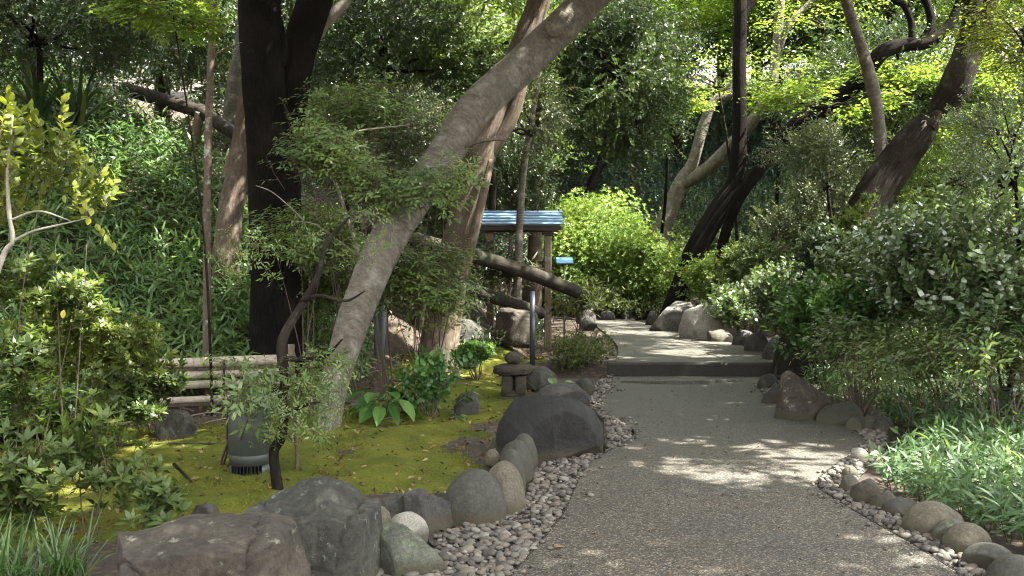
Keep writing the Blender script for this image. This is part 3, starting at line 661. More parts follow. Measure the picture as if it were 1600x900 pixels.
rock(290, 786, 340, 812, 'dark', 'little black lump of rock behind the flat brown boulder', 'stone', gz=.02, seed=61, cuts=5, sub=4, rough=.2)
rock(905, 495, 935, 515, 'grey', 'grey rock half hidden at the top of the low azalea', 'stone', gz=.16, seed=62, cuts=4, sub=4)
# squared block
mb = MB(); bbox(mb, (0, 0, 0), (.42, .4, .46), bev=.03)
V, T = ICO[5]; V = np.sign(V) * np.abs(V) ** .32; V = V / np.abs(V).max() ; V = V * [.23, .22, .25] + nrm(V) * (fbm(V * 4, 4, 5)[:, None] - .5) * .06
o = build('stone_block', V, T, RM['brown']); o.location = Vector(at(806, 512, 14.0)); o.rotation_euler = (.1, .12, .6)
tag(o, 'squared tan stone block under the lower log rail', 'stone block')

# ------------------------------------------------------------------ pebbles
pebm = []
for nm, c in (('pebble_grey', (.082, .074, .060)), ('pebble_dark', (.045, .04, .032)), ('pebble_warm', (.10, .083, .064)), ('pebble_pale', (.14, .127, .105))):
    pebm.append(plain(nm, c, .75, 0, 30, .18, .001))
PV = []
for k in range(8):
    V, T = ICO[2]; r_ = np.random.default_rng(k); V = V * (1 + (fbm(V * 1.3 + k * 5, 2, k)[:, None] - .5) * .5); PV.append(V * [1, r_.uniform(.68, .85), r_.uniform(.45, .62)])
def band(P, off_in, off_out, y0, y1, sgn):      # a strip of bed outside a path edge
    A = spline(endat(P, SY), 400); A = A[(A[:, 1] > y0) & (A[:, 1] < y1)]; T = nrm(np.gradient(A, axis=0)); nn = np.stack([-T[:, 1], T[:, 0]], -1) * sgn
    return A, nn
PB_L = np.array([tuple(G(a, b, 0)[:2]) for a, b in ((520, 960), (560, 900), (640, 880), (690, 862), (668, 840), (720, 822), (790, 806), (822, 775), (838, 730), (905, 712), (946, 706), (944, 655), (915, 628), (930, 600), (948, 588),
                                                   (957, 588), (957, 597), (952, 612), (940, 632), (950, 648), (985, 667), (990, 682), (950, 705), (918, 728), (898, 765), (882, 800), (850, 842), (800, 900), (770, 960))])
PB_R = np.array([tuple(G(a, b, 0)[:2]) for a, b in ((1590, 960), (1505, 900), (1430, 853), (1365, 816), (1310, 783), (1278, 762), (1283, 741), (1330, 708), (1350, 684), (1300, 656), (1225, 632), (1188, 612), (1205, 596),
                                                   (1218, 596), (1208, 612), (1240, 628), (1310, 650), (1390, 680), (1380, 710), (1345, 740), (1330, 765), (1400, 800), (1450, 835), (1500, 858), (1560, 900), (1640, 960))])
def bed(P):
    x0, y0 = P.min(0); x1, y1 = P.max(0); sp = .048; pts = []
    for ly in range(2):
        a, b = np.meshgrid(np.arange(x0, x1, sp), np.arange(y0, y1, sp * .86)); a = a + (np.arange(a.shape[0])[:, None] % 2) * sp / 2 + ly * sp * .4
        q = np.column_stack([a.ravel(), b.ravel()]) + rng.normal(0, .009, (a.size, 2)); s_ = poly_sdf(q[:, 0], q[:, 1], P)
        q = q[(s_ < -.012)]; 
        if ly: q = q[rng.random(len(q)) < .6]
        pts.append(np.column_stack([q, np.full(len(q), -.006 + ly * .017) + rng.normal(0, .003, len(q))]))
    return np.concatenate(pts)
def clipout(P):                                  # none inside the path
    return P[poly_sdf(P[:, 0], P[:, 1], np.vstack([spline(endat(LE, SY), 120), spline(endat(RE, SY), 120)[::-1]])) > .006]
pb = clipout(np.concatenate([bed(PB_L), bed(PB_R)]))
soilm = plain('gravelly_dirt', (.07, .06, .048), .95, 0, 60, .5, .006)
for P_, s_ in ((PB_L, 1), (PB_R, -1)):
    import bmesh
    bm = bmesh.new(); vs = [bm.verts.new((a, b, -.014)) for a, b in P_]; bm.faces.new(vs); bmesh.ops.triangulate(bm, faces=bm.faces)
    me = bpy.data.meshes.new('pebble_bed'); bm.to_mesh(me); bm.free(); me.materials.append(soilm); o = bpy.data.objects.new('pebble_bed', me); C.objects.link(o); tag(o, kind='structure')
    if s_ > 0: bedL = o
    else: bedR = o
stray = []
for P_, sg in ((LE, 1), (RE, -1)):
    A_ = spline(endat(P_, SY), 300); A_ = A_[(A_[:, 1] > 4.6)]
    for _ in range(60): q = A_[rng.integers(0, len(A_))]; stray.append((q[0] + sg * abs(rng.normal(0, .07)), q[1] + rng.normal(0, .03), .010))
nbed = len(pb); pb = np.vstack([pb, stray])
size = rng.uniform(.014, .034, len(pb)) * (1 + .35 * (rng.random(len(pb)) > .9))
size[nbed:] *= .55; order = np.argsort(-(size / np.hypot(pb[:, 0], pb[:, 1])) * (pb[:, 1] > 4.6))
pmesh = {}
for k in range(8):
    for mi in range(4):
        me = bpy.data.meshes.new('pebble'); me.from_pydata(PV[k].tolist(), [], ICO[2][1].tolist()); me.polygons.foreach_set('use_smooth', [True] * len(me.polygons)); me.materials.append(pebm[mi]); pmesh[k, mi] = me
mis = rng.choice(4, len(pb), p=[.42, .2, .26, .12]); ks = rng.integers(0, 8, len(pb)); rz = rng.random(len(pb)) * 6.28; tl = rng.normal(0, .22, (len(pb), 2))
for j in order[:290]:
    o = bpy.data.objects.new('pebble', pmesh[int(ks[j]), int(mis[j])]); C.objects.link(o)
    o.location = Vector(pb[j].tolist()); o.scale = [float(size[j])] * 3; o.rotation_euler = (float(tl[j, 0]), float(tl[j, 1]), float(rz[j])); o.parent = bedL if pb[j, 0] < 1.3 else bedR
for side, par in ((0, bedL), (1, bedR)):
    J = [j for j in order[290:] if (pb[j, 0] >= 1.3) == side]; Vs = []; Ts = []; mm = []
    for c_, j in enumerate(J):
        V = (PV[ks[j]] * size[j]) @ rotm(tl[j, 0], tl[j, 1], rz[j]).T + pb[j]; Vs.append(V); Ts.append(ICO[2][1] + c_ * 42); mm.append(np.full(80, mis[j]))
    o = build('small_pebbles', np.concatenate(Vs), [(np.concatenate(Ts), np.concatenate(mm))], pebm, par); tag(o, kind='stuff')
print('pebbles', len(pb))

# ================================================================== BUILT THINGS
# ---- bollard lights
bodym = plain('grey_green_metal', (.045, .052, .045), .5, .1, 8, .18, .001); blackm = plain('black_metal', (.012, .013, .014), .4, .1)
def lathe(mb, prof, n=40, c=(0, 0, 0), mi=0):
    prof = np.asarray(prof, float); th = np.linspace(0, 2 * PI, n, endpoint=False)
    V = np.stack([prof[:, None, 0] * np.cos(th), prof[:, None, 0] * np.sin(th), np.repeat(prof[:, 1:2], n, 1)], -1).reshape(-1, 3) + np.asarray(c)
    i = np.arange(len(prof) - 1)[:, None] * n; j = np.arange(n)[None]; k = (j + 1) % n
    mb.add(V, np.stack([i + j, i + k, i + n + k, i + n + j], -1).reshape(-1, 4), mi=mi)
def bollard(loc, r, h, label):
    t = empty('bollard_light', loc, label, 'bollard light')
    L = np.array(loc)
    m = MB(); lathe(m, [(0, h * .93), (r * .92, h * .93), (r, h * .92), (r, h * .30), (r * .985, h * .295), (r * .985, h * .285), (r, h * .28), (r, h * .16), (r * .8, h * .16)], c=L); m.build('body', bodym, t)
    m = MB(); lathe(m, [(0, h), (r * .96, h), (r * 1.04, h * .985), (r * 1.04, h * .93), (r * .9, h * .925)], c=L); m.build('cap', blackm, t)
    m = MB(); lathe(m, [(r * .72, h * .16), (r * .72, .0)], c=L); core = m.build('lamp_core', blackm, t)
    for k in range(9):
        a = -2.3 + k * .17; m = MB(); bbox(m, L + [math.cos(a) * r * .88, math.sin(a) * r * .88, h * .08], (r * .3, .008, h * .155), rotm(0, 0, a), .001); m.build('fin', blackm, core, False)
    n = 24; th = np.linspace(-.75, 3.9, n); V = np.concatenate([np.column_stack([np.cos(th) * r * q, np.sin(th) * r * q, th * 0 + z]) for q, z in ((1, .16 * h + .001), (1, .0), (.96, .0), (.96, .16 * h))]) + L
    k = np.arange(n - 1); m = MB(); m.add(V, np.concatenate([np.stack([k + a * n, k + 1 + a * n, k + 1 + ((a + 1) % 4) * n, k + ((a + 1) % 4) * n], -1) for a in range(4)])); m.build('skirt', bodym, t)
    m = MB(); lathe(m, [(r * 1.25, -.02), (r * 1.25, .012), (r * .7, .014)], c=L); m.build('base_plate', MAT['twig'], t); return t
c = G(383, 750); bollard((c[0], c[1] + .14, c[2] + .0), .145, .56, 'grey green cylindrical bollard light with black fins standing in the moss')
c = at(1563, 655, 8.8); bollard((c[0], c[1], Hs(c[0], c[1])), .10, 1.62 - Hs(c[0], c[1]) - (608 - 390) / F * 8.8, 'grey bollard light half buried in the shrubs at the right edge')
c = at(595, 505, 11.2); t = empty('path_lamp', c, 'slim black lamp post behind the leaning grey trunk', 'lamp'); L = c
m = MB(); lathe(m, [(.075, -.35), (.075, .30), (.062, .31)], c=L); m.build('body', plain('charcoal_metal', (.03, .035, .035), .5, .2), t)
m = MB(); lathe(m, [(0, .40), (.1, .40), (.105, .385), (.105, .36), (.05, .355), (.05, .31)], c=L); m.build('cap', blackm, t)

# ---- notice board with tiled metal roof
Yb = 15.0
roofm = plain('blue_roof_metal', (.11, .19, .27), .45, .25, 6, .25, .001, .7); postm = MAT['post']  # blue roof colour with slight random mottling
c = at(856, 515, Yb); xl = at(752, 340, Yb)[0]; xr = at(878, 340, Yb)[0]; zt = at(800, 333, Yb)[2]; ze = at(800, 352, Yb)[2]
t = empty('notice_board', (c[0], Yb, Hs(c[0], Yb)), 'wooden notice board under a blue metal roof beside the log rail', 'notice board')
for k in range(4):
    yy = Yb - .34 + k * .095; zz = ze + (zt - ze) * (k + .5) / 4; m = MB(); bbox(m, ((xl + xr) / 2, yy, zz), (xr - xl, .10, .022), rotm(.28), .004); m.build('roof_panel', roofm, t, False)
for k in range(4):
    yy = Yb + .34 - k * .095 + .02; zz = ze + (zt - ze) * (k + .5) / 4; m = MB(); bbox(m, ((xl + xr) / 2, yy, zz), (xr - xl, .10, .022), rotm(-.28), .004); m.build('roof_panel', roofm, t, False)
m = MB(); tube(m, [(xl - .015, Yb, zt + .012), (xr + .015, Yb, zt + .012)], [.022, .022], 2, 10); m.build('roof_ridge', roofm, t)
dk = plain('dark_timber', (.035, .026, .018), .8)
m = MB(); bbox(m, ((xl + xr) / 2, Yb - .3, ze - .05), (xr - xl - .04, .04, .06), bev=.004); m.build('eaves_board', dk, t, False)
m = MB(); bbox(m, ((xl + xr) / 2, Yb, ze - .055), (xr - xl - .1, .07, .09), bev=.004); m.build('beam', dk, t, False)
for px in (766, 856):
    x = at(px, 400, Yb)[0]; m = MB(); bbox(m, (x, Yb, (ze - .1 + Hs(x, Yb) - .1) / 2), (.105, .105, ze - .1 - Hs(x, Yb) + .1), bev=.012); pst = m.build('post', postm, t, False)
x = at(856, 400, Yb)[0]; m = MB(); bbox(m, (x, Yb, ze - .125), (.17, .17, .05), bev=.006); m.build('post_bracket', dk, pst, False)
m = MB(); bbox(m, ((at(766, 400, Yb)[0] + x) / 2, Yb + .02, ze - .1 - .45), (x - at(766, 400, Yb)[0] - .13, .03, .05), bev=.004); m.build('cross_rail', dk, t, False)

# ---- small tilted sign
Ys = 16.5; c = at(882, 407, Ys); g = Hs(c[0], Ys)
t = empty('information_sign', (c[0], Ys, g), 'small tilted pale blue sign on a thin post in front of the bright azaleas', 'sign')
m = MB(); bbox(m, c, (.27, .22, .018), rotm(.42), .004); panel = m.build('sign_panel', plain('pale_blue_panel', (.13, .29, .42), .35, .1, 4, .06, .0005, .7), t, False)
m = MB(); bbox(m, c - [0, -.006, .014], (.285, .235, .012), rotm(.42), .003); m.build('panel_back', blackm, panel, False)
m = MB(); tube(m, [(c[0], Ys + .03, g - .1), (c[0], Ys + .03, c[2])], [.016, .016], 2, 10); m.build('post', plain('grey_steel', (.25, .27, .27), .4, .7), t)

# ---- grey metal pole
c = at(832, 552, 13.3); c[2] = Hs(c[0], 13.3); g = c[2]
m = MB(); tube(m, [(c[0], c[1], g - .1), (c[0], c[1], at(832, 455, 13.3)[2])], [.034, .034], 2, 16); o = m.build('metal_pole', plain('blue_grey_paint', (.035, .042, .05), .7, .0), None)
tag(o, 'blue grey metal pole standing in the moss in front of the notice board post', 'pole')

# ---- log rail fence on the bank
def log(name, P, R, par, mat='log', sides=18, seed=0, n=24):
    m = MB(); tube(m, P, R, n, sides, .03, seed); return m.build(name, MAT[mat], par)
t = empty('log_fence', (.4, 14.2, Hs(.4, 14.2)), 'rustic log rail fence sloping down to the notice board post', 'fence')
log('rail', [at(905, 457, 14.5), at(820, 424, 14.25), at(740, 400, 13.9), at(640, 372, 13.2), at(560, 352, 12.6)], [.095, .1, .1, .095, .09], t)
log('rail', [at(848, 490, 14.75), at(800, 474, 14.45), at(740, 455, 14.0), at(660, 428, 13.4)], [.085, .09, .085, .08], t, seed=4)
for px, py, Yp in ((656, 374, 13.3),):
    c = at(px, py, Yp); log('post', [(c[0], c[1] + .1, Hs(c[0], c[1]) - .2), (c[0], c[1] + .1, c[2] + .02)], [.1, .09], t, 'post' if px > 700 else 'log', seed=int(px))
t = empty('log_fence', at(305, 230, 14.5), 'old log rail fence high on the dark hillside at the upper left', 'fence')
log('rail', [at(192, 138, 15.2), at(260, 158, 14.9), at(318, 176, 14.6)], [.1, .1, .095], t, seed=8)
log('rail', [at(312, 172, 14.62), at(345, 195, 14.2), at(378, 216, 13.8)], [.095, .09, .085], t, seed=9)
for (a, b, Yp) in (((313, 176), (299, 240), 14.5), ((375, 210), (355, 275), 13.7)):
    log('post', [at(b[0], b[1], Yp), at(a[0], a[1], Yp)], [.075, .07], t, 'post', seed=a[0])

# ---- bamboo fence
bam = []
for k, c in enumerate(((.50, .42, .34), (.42, .35, .28), (.33, .30, .215))):
    bam.append(barkmat('weathered_bamboo_%s' % 'abc'[k], tuple(q * .55 for q in c), c, tuple(q * .85 for q in c), 3, .5, .3, .002, .35, (.16, .17, .10), .55, 14))
t = empty('bamboo_fence', (-2.9, 9.9, Hs(-2.9, 9.9)), 'low fence of stacked pale bamboo poles tied with black cord', 'fence')
ropem = plain('black_cord', (.012, .011, .010), .9)
def culm(p0, p1, r, k):
    p0 = np.array(p0); p1 = np.array(p1); L = np.linalg.norm(p1 - p0); nseg = int(L / .27); P = []; R = []
    for s in range(nseg):
        for q, f in ((.0, 1.10), (.05, 1.0), (.5, .97), (.95, 1.0), (.99, 1.09)): P.append(p0 + (p1 - p0) * (s + q) / nseg); R.append(r * f)
    m = MB(); n = len(P); P = np.array(P); tube(m, P, R, n * 2, 14, .02, k); return m.build('culm', bam[k % 3], t)
hts = [(565, 577, .050), (584, 594, .036), (599, 607, .04), (622, 632, .034)]
for k, (ya, yb, r) in enumerate(hts):
    culm(at(448, ya - 4, 10.2), at(40 + k * 12, ya + 12, 9.5), r, k)
    if k in (0, 3): culm(at(452, ya + 3, 10.32), at(100, ya + 16, 9.65), r * .8, k + 1)
for px in (350, 238, 120):
    m = MB(); Yp = 9.5 + (px - 40) / 408 * .7; a = at(px, 562, Yp - .06); b = at(px, 640, Yp - .06); tube(m, [a, (a + b) / 2 + [0, -.01, 0], b], [.012] * 3, 8, 6, .2); m.build('cord', ropem, t)
for px in (455, 352, 236, 118):
    Yp = 9.62 + (px - 40) / 408 * .7; a = at(px, 538 if px > 400 else 556, Yp); m = MB(); tube(m, [(a[0], a[1], Hs(a[0], a[1]) - .1), a], [.036, .034], 6, 10, .03); m.build('stake', MAT['post'], t)

# ---- stone lantern
c = G(803, 628); g = c[2] - .02; c = np.array([c[0], c[1] + .12, g])
t = empty('stone_lantern', c, 'squat mossy stone lantern with a round finial on the moss', 'stone lantern'); ls = rockmat('mossy_lantern_stone', (.014, .012, .009), (.036, .030, .021), (.075, .062, .042), .5, (.05, .055, .02), 3, bd=.015)
def lump(s, cc, seed, rough=.1, pw=1.0, part='x', sub=5):
    V, T = ICO[sub]; V = np.sign(V) * np.abs(V) ** pw; V = V + nrm(V) * (fbm(V * 2.5 + seed, 4, seed)[:, None] - .5) * 2 * rough
    return build(part, V * np.array(s) + c + np.array(cc), T, ls, t)
lump((.21, .19, .05), (0, 0, .03), 1, .1, .8, 'base')
lump((.135, .12, .05), (0, 0, .10), 2, .1, .7, 'plinth')
for a in range(4): 
    q = .785 + a * PI / 2; lump((.062, .062, .11), (math.cos(q) * .10, math.sin(q) * .10, .20), 3 + a, .08, .5, 'pillar', 4)
lump((.12, .075, .10), (.0, .06, .20), 8, .08, .6, 'back_wall', 4)
lump((.225, .2, .068), (0, 0, .35), 9, .14, .85, 'roof')
lump((.095, .09, .07), (-.005, 0, .475), 11, .08, .95, 'finial')

# ---- stake, cable, fallen branch on the moss
m = MB(); a = G(272, 736); b = G(302, 760); tube(m, [a + [0, 0, .05], b + [0, 0, .01]], [.012, .011], 4, 8, .1); tag(m.build('wooden_stake', MAT['bark_dark'], None), 'short dark stick lying on the moss left of the bollard light', 'stick')
m = MB(); P = [G(px, py) + [0, 0, .03] for px, py in ((60, 700), (150, 702), (250, 700), (345, 699))]; tube(m, P, [.008] * 4, 30, 6); tag(m.build('cable', blackm, None), 'thin black cable running across the moss to the bollard light', 'cable')

# ================================================================== TREES (trunks)
def tree(name, label, stems, mat, loc=None, cat='tree', group=None, sides=18, rough=.05, crownfn=None, flute=0, twigfn=None):
    p0 = np.array(stems[0][0][0], float); gz = Hs(p0[0], p0[1])
    if p0[2] > gz - .05:
        dz = p0[2] - gz + .15; p1 = np.array(stems[0][0][1], float); dv = (p0 - p1); k_ = dz / max(-dv[2], .3 * np.linalg.norm(dv), .05); k_ = min(k_, 2.5 / np.linalg.norm(dv)); e = p0 + dv * k_ * .5; e[2] = gz - .15
        stems = [([e] + list(stems[0][0]), [stems[0][1][0] * 1.15] + list(stems[0][1]))] + list(stems[1:])
    base = np.array(stems[0][0][0]); t = empty(name, base, label, cat, group)
    m = MB(); 
    for k, (P, R) in enumerate(stems[:1]): tube(m, P, R, max(14, len(P) * 10), sides, rough, k + len(name), flute=flute)
    m.build('trunk', MAT[mat], t)
    for k, (P, R) in enumerate(stems[1:]):
        m = MB(); tube(m, P, R, max(10, len(P) * 7), max(8, sides * 2 // 3) if R[0] > .04 else 7, rough, 5 + k); m.build('branch', MAT[mat], t)
    return t
def A(px, py, Y): return at(px, py, Y)
def canopy(par, c, r, n, mat, mod='twig_big', carve=True, sc=(.8, 1.3), limb_from=None, limbs=6, bark='bark_dark', lump=.35, flat=False, dirup=.2, name='crown', clumps=0, droop=.0):
    c = np.array(c, float); r = np.array(r, float); seed = int(abs(c[0] * 13 + c[1] * 7 + c[2] * 3)) 
    if clumps:
        cc, _ = blob_points(clumps, c, r * .85, .5, lump, seed); k = rng.integers(0, clumps, n); s_ = rng.normal(0, 1, (n, 3)) * np.array([.30, .30, .14 if flat else .2]) * (r.mean() * .55)
        P = cc[k] + s_; D = nrm(P - c) + nrm(s_) * .6
        inst = np.clip(rng.random(clumps)[k] * .5 + rng.random(n) * .5, 0, 1)
    else:
        P, D = blob_points(n, c, r, .6, lump, seed); inst = None
    if carve:
        o = openlit(P) if carve == 'lit' else openness(P); kp = rng.random(n) >= o; P = P[kp]; D = D[kp]; inst = inst[kp] if inst is not None else None
    if len(P) == 0: return
    D = D * [1, 1, .35 if flat else 1] + [0, 0, dirup] + rng.normal(0, .35, P.shape) * [1, 1, .3 if flat else 1] - [0, 0, droop]
    fl = (np.array([0, 0, 1.]) + rng.normal(0, .18, P.shape)) if flat else None
    b = bake(MODS[mod], P, D, rng.uniform(*sc, len(P)), flat=fl, inst=inst)
    leafobj(name, b, [MAT[mat], MAT['twig']], par)
    if limb_from is not None:
        mm = MB(); q0 = np.array(limb_from[0], float); r0 = limb_from[1]
        tg = cc[rng.permutation(clumps)[:limbs]] if clumps else blob_points(limbs, c, r * .7, .8, lump, 3)[0]
        for e in tg:
            md = q0 * .5 + e * .5 + rng.normal(0, .12, 3) * np.linalg.norm(e - q0) * .5 ; tube(mm, [q0, q0 * .7 + md * .3 + rng.normal(0, .05, 3), md, e], [r0 * .6, r0 * .5, r0 * .32, r0 * .08], 16, 7, .05)
        mm.build('limb', MAT[bark], par)

# 1 twin-stemmed black tree, left
g = A(432, 560, 11.2); 
t1 = tree('black_barked_tree', 'thick black barked tree with two stems behind the bamboo fence', [
    ([A(432, 580, 11.2), A(432, 520, 11.2), A(428, 400, 11.2), A(422, 250, 11.2), A(411, 120, 11.2), A(405, 0, 11.2), A(400, -200, 11.3), A(385, -420, 11.4)], [.33, .285, .255, .245, .23, .225, .2, .14]),
    ([A(440, 500, 11.35), A(442, 330, 11.45), A(448, 200, 11.55), A(462, 100, 11.6), A(492, 0, 11.7), A(540, -150, 11.8), A(590, -330, 12)], [.24, .2, .2, .2, .195, .17, .12]),
    ([A(438, 30, 11.2), A(444, 80, 11.2), A(440, 110, 11.2)], [.02, .05, .02])], 'bark_black', sides=40, rough=.07, flute=.06)
canopy(t1, (-3.0, 12, 7.8), (4.6, 4.4, 2.2), 1900, 'dark', limb_from=(A(400, -330, 11.3), .16), limbs=9, bark='bark_black')
# 2 leaning grey tree
t2 = tree('leaning_grey_tree', 'smooth grey tree leaning right over the path from the moss', [
    ([A(498, 712, 8.55), A(508, 668, 8.65), A(528, 580, 8.95), A(560, 480, 9.3), (A(598, 390, 9.7)), A(640, 320, 10.1), A(698, 235, 10.5), A(745, 168, 10.8), A(830, 88, 11.2), A(925, -5, 11.6), A(1010, -90, 11.8), A(1080, -230, 12)],
     [.16, .12, .13, .155, .172, .183, .178, .19, .19, .18, .16, .12]),
    ([A(480, 735, 8.35), A(492, 712, 8.45), A(505, 680, 8.6)], [.03, .05, .09]), ([A(560, 700, 8.5), A(530, 700, 8.55), A(505, 675, 8.65)], [.02, .035, .07]),
    ([A(872, 40, 11.2), A(866, 44, 11.12)], [.10, .03]),
    ([A(725, 232, 10.5), A(745, 222, 10.4), A(775, 218, 10.3), A(798, 222, 10.2)], [.035, .022, .016, .006])], 'bark_grey', sides=40, rough=.06, flute=.12)
canopy(t2, (3.6, 9.5, 6.6), (3.6, 3.6, 1.9), 1500, 'dark', limb_from=(A(1060, -190, 11.9), .13), limbs=8, bark='bark_grey')
# 3 brown tree behind
t3 = tree('flaky_brown_tree', 'broad flaky brown trunk standing behind the leaning grey tree', [
    ([A(683, 560, 12.7), A(692, 500, 12.7), A(703, 430, 12.7), A(722, 350, 12.75), A(748, 250, 12.8), A(785, 150, 12.9), A(828, 40, 13.0), A(860, -60, 13.1), A(880, -250, 13.2)], [.26, .235, .215, .20, .18, .165, .15, .13, .09]),
    ([A(722, 440, 12.5), A(742, 360, 12.45), A(756, 300, 12.5), A(768, 250, 12.6)], [.06, .058, .05, .04]),
    ([A(762, 240, 12.8), A(800, 180, 12.8), A(825, 100, 12.8)], [.1, .09, .05])], 'bark_brown', sides=36, rough=.10, flute=.06)
canopy(t3, (.6, 14.5, 8.6), (4.2, 4.0, 2.2), 1700, 'dark', limb_from=(A(880, -220, 13.2), .16), limbs=8, bark='bark_brown')
# slim poles
t4 = tree('slim_straight_tree', 'slim straight brown sapling trunk left of the black tree', [([A(324, 330, 10.6), A(326, 200, 10.6), A(331, 60, 10.6), A(333, -40, 10.6), A(330, -300, 10.6)], [.042, .04, .037, .034, .02]),
    ([A(331, 60, 10.6), A(350, 45, 10.6), A(370, 32, 10.6)], [.012, .01, .004]), ([A(329, 90, 10.6), A(355, 75, 10.6), A(378, 66, 10.5)], [.011, .009, .004])], 'bark_slim', sides=12)
canopy(t4, A(330, -330, 10.6), (1.6, 1.6, 1.1), 350, 'maple', 'twig_big')
t5 = tree('lichened_tree', 'short leaning lichened trunk behind the black tree', [([A(358, 350, 12.6), A(370, 280, 12.7), A(380, 210, 12.8), A(392, 120, 12.9), A(405, 20, 13), A(420, -120, 13.1)], [.16, .14, .12, .11, .1, .06])], 'bark_brown', rough=.14, sides=24)
canopy(t5, A(430, -60, 13.4), (1.8, 1.8, 1.0), 500, 'dark', 'twig_f', clumps=16)
t6 = tree('pale_trunk_tree', 'pale leaning trunk higher on the hillside just left of the black tree', [([A(360, 180, 16), A(368, 120, 16.1), A(378, 60, 16.2), A(385, -60, 16.4)], [.12, .11, .1, .08])], 'bark_grey')
canopy(t6, A(390, -140, 16.5), (2.2, 2, 1.4), 700, 'dark', 'twig_f', clumps=18)
t6 = tree('pale_branching_tree', 'pale slanting limbed tree to the right of the black tree', [([A(455, 370, 12.2), A(455, 250, 12.2), A(452, 160, 12.2), A(475, 90, 12.1), A(505, 40, 12.0), A(545, -5, 12), A(600, -90, 12)], [.05, .06, .07, .075, .07, .065, .04])], 'bark_pale')
canopy(t6, A(600, -140, 12.2), (1.8, 1.6, .9), 400, 'dark', 'twig_f', clumps=12)
t6 = tree('corner_tree', 'thin lichened trunk near the upper left corner', [([A(46, 220, 13.5), A(50, 90, 13.5), A(55, -30, 13.5), A(60, -200, 13.5)], [.09, .08, .075, .05])], 'bark_pale')
canopy(t6, A(60, -30, 13.6), (2.0, 1.8, 1.1), 900, 'dark', 'twig_f', clumps=22)
t6 = tree('slim_pole_tree', 'slim grey pole like trunk crossing the notice board roof', [([A(809, 440, 14.55), A(812, 350, 14.55), A(818, 270, 14.5), A(828, 200, 14.5), A(845, 90, 14.5), A(850, -60, 14.5)], [.06, .052, .046, .042, .035, .02]),
    ([A(800, 350, 14.9), A(797, 400, 14.9)], [.03, .04])], 'bark_grey', sides=12)
canopy(t6, A(820, 175, 14.1), (.72, .6, .55), 520, 'greygreen', 'twig_s', carve=False, clumps=14, sc=(.8, 1.2), limb_from=(A(826, 210, 14), .03), limbs=8, droop=.2)
# black slim tree right of centre
t7 = tree('black_slim_tree', 'slender jet black tree rising right of the path bend', [
    ([A(1052, 492, 20.5), A(1064, 455, 20.5), A(1090, 385, 20.5), A(1128, 320, 20.5), A(1150, 280, 20.5), A(1156, 200, 20.5), A(1155, 100, 20.5), A(1157, 0, 20.5), A(1150, -120, 20.6), A(1140, -260, 20.8)], [.26, .23, .22, .21, .18, .145, .135, .13, .11, .08]),
    ([A(1156, 35, 20.5), A(1168, 12, 20.5), A(1185, -15, 20.5), A(1230, -100, 20.5)], [.09, .08, .07, .05])], 'bark_black', sides=24)
canopy(t7, (4.6, 21.5, 10.2), (3.6, 3.4, 1.6), 900, 'dark', limb_from=(A(1145, -200, 20.7), .1), limbs=7, bark='bark_black')
t8 = tree('black_leaning_tree', 'black tree leaning far right whose limbs twist up below the canopy', [
    ([A(1125, 400, 18.5), A(1150, 320, 18.5), A(1190, 260, 18.4), A(1240, 200, 18.3), A(1290, 165, 18.2), A(1345, 125, 18.1), A(1375, 85, 18), A(1410, 70, 18), A(1445, 68, 18), A(1472, 52, 18), A(1492, 22, 18), A(1510, -40, 18)], [.09, .10, .12, .15, .15, .14, .135, .12, .11, .09, .075, .05]),
    ([A(1425, 66, 18), A(1424, 35, 18), A(1412, 8, 18), A(1395, -2, 18), A(1370, -40, 18)], [.07, .06, .055, .05, .03]), ([A(1440, 66, 18), A(1455, 40, 18), A(1450, 10, 18), A(1438, -20, 18), A(1430, -80, 18)], [.08, .075, .07, .06, .04]),
    ([A(1398, 74, 18), A(1404, 95, 18), A(1400, 110, 18)], [.03, .02, .01])], 'bark_black', sides=22, rough=.08)
canopy(t8, A(1440, -330, 18.2), (3.0, 2.6, 1.1), 500, 'maple', 'twig_big')
t9 = tree('forked_grey_tree', 'grey tree with two spreading stems behind the bright azaleas', [
    ([A(1030, 385, 23), A(1038, 350, 23), A(1062, 290, 23), A(1082, 255, 23), A(1098, 200, 23), A(1115, 160, 23), A(1140, 140, 23), A(1150, 60, 23)], [.24, .2, .17, .13, .12, .11, .1, .06]),
    ([A(1064, 288, 23), A(1100, 268, 22.9), A(1135, 235, 22.8), A(1175, 190, 22.7), A(1200, 150, 22.6), A(1212, 90, 22.6), A(1220, -10, 22.5), A(1225, -60, 22.5)], [.16, .15, .15, .14, .13, .11, .1, .07]),
    ([A(1180, 185, 22.7), A(1210, 160, 22.6), A(1240, 148, 22.5)], [.07, .05, .03]), ([A(1214, 90, 22.6), A(1232, 40, 22.5), A(1260, 10, 22.5), A(1290, -20, 22.4)], [.07, .065, .06, .04])], 'bark_grey', sides=22, rough=.07)
t10 = tree('slim_grey_tree', 'slim pale grey trunk curving up beside the broken stump', [
    ([A(1385, 330, 12.9), A(1378, 245, 13), A(1372, 180, 13), A(1362, 130, 13), A(1345, 70, 13), A(1322, 0, 13), A(1310, -80, 13), A(1300, -250, 13.1)], [.09, .085, .075, .085, .07, .065, .06, .04])], 'bark_grey', sides=22, rough=.07)
canopy(t10, (4.6, 13, 7.2), (3.2, 3.0, 1.6), 700, 'maple', 'twig_big', limb_from=(A(1300, -240, 13.1), .05))
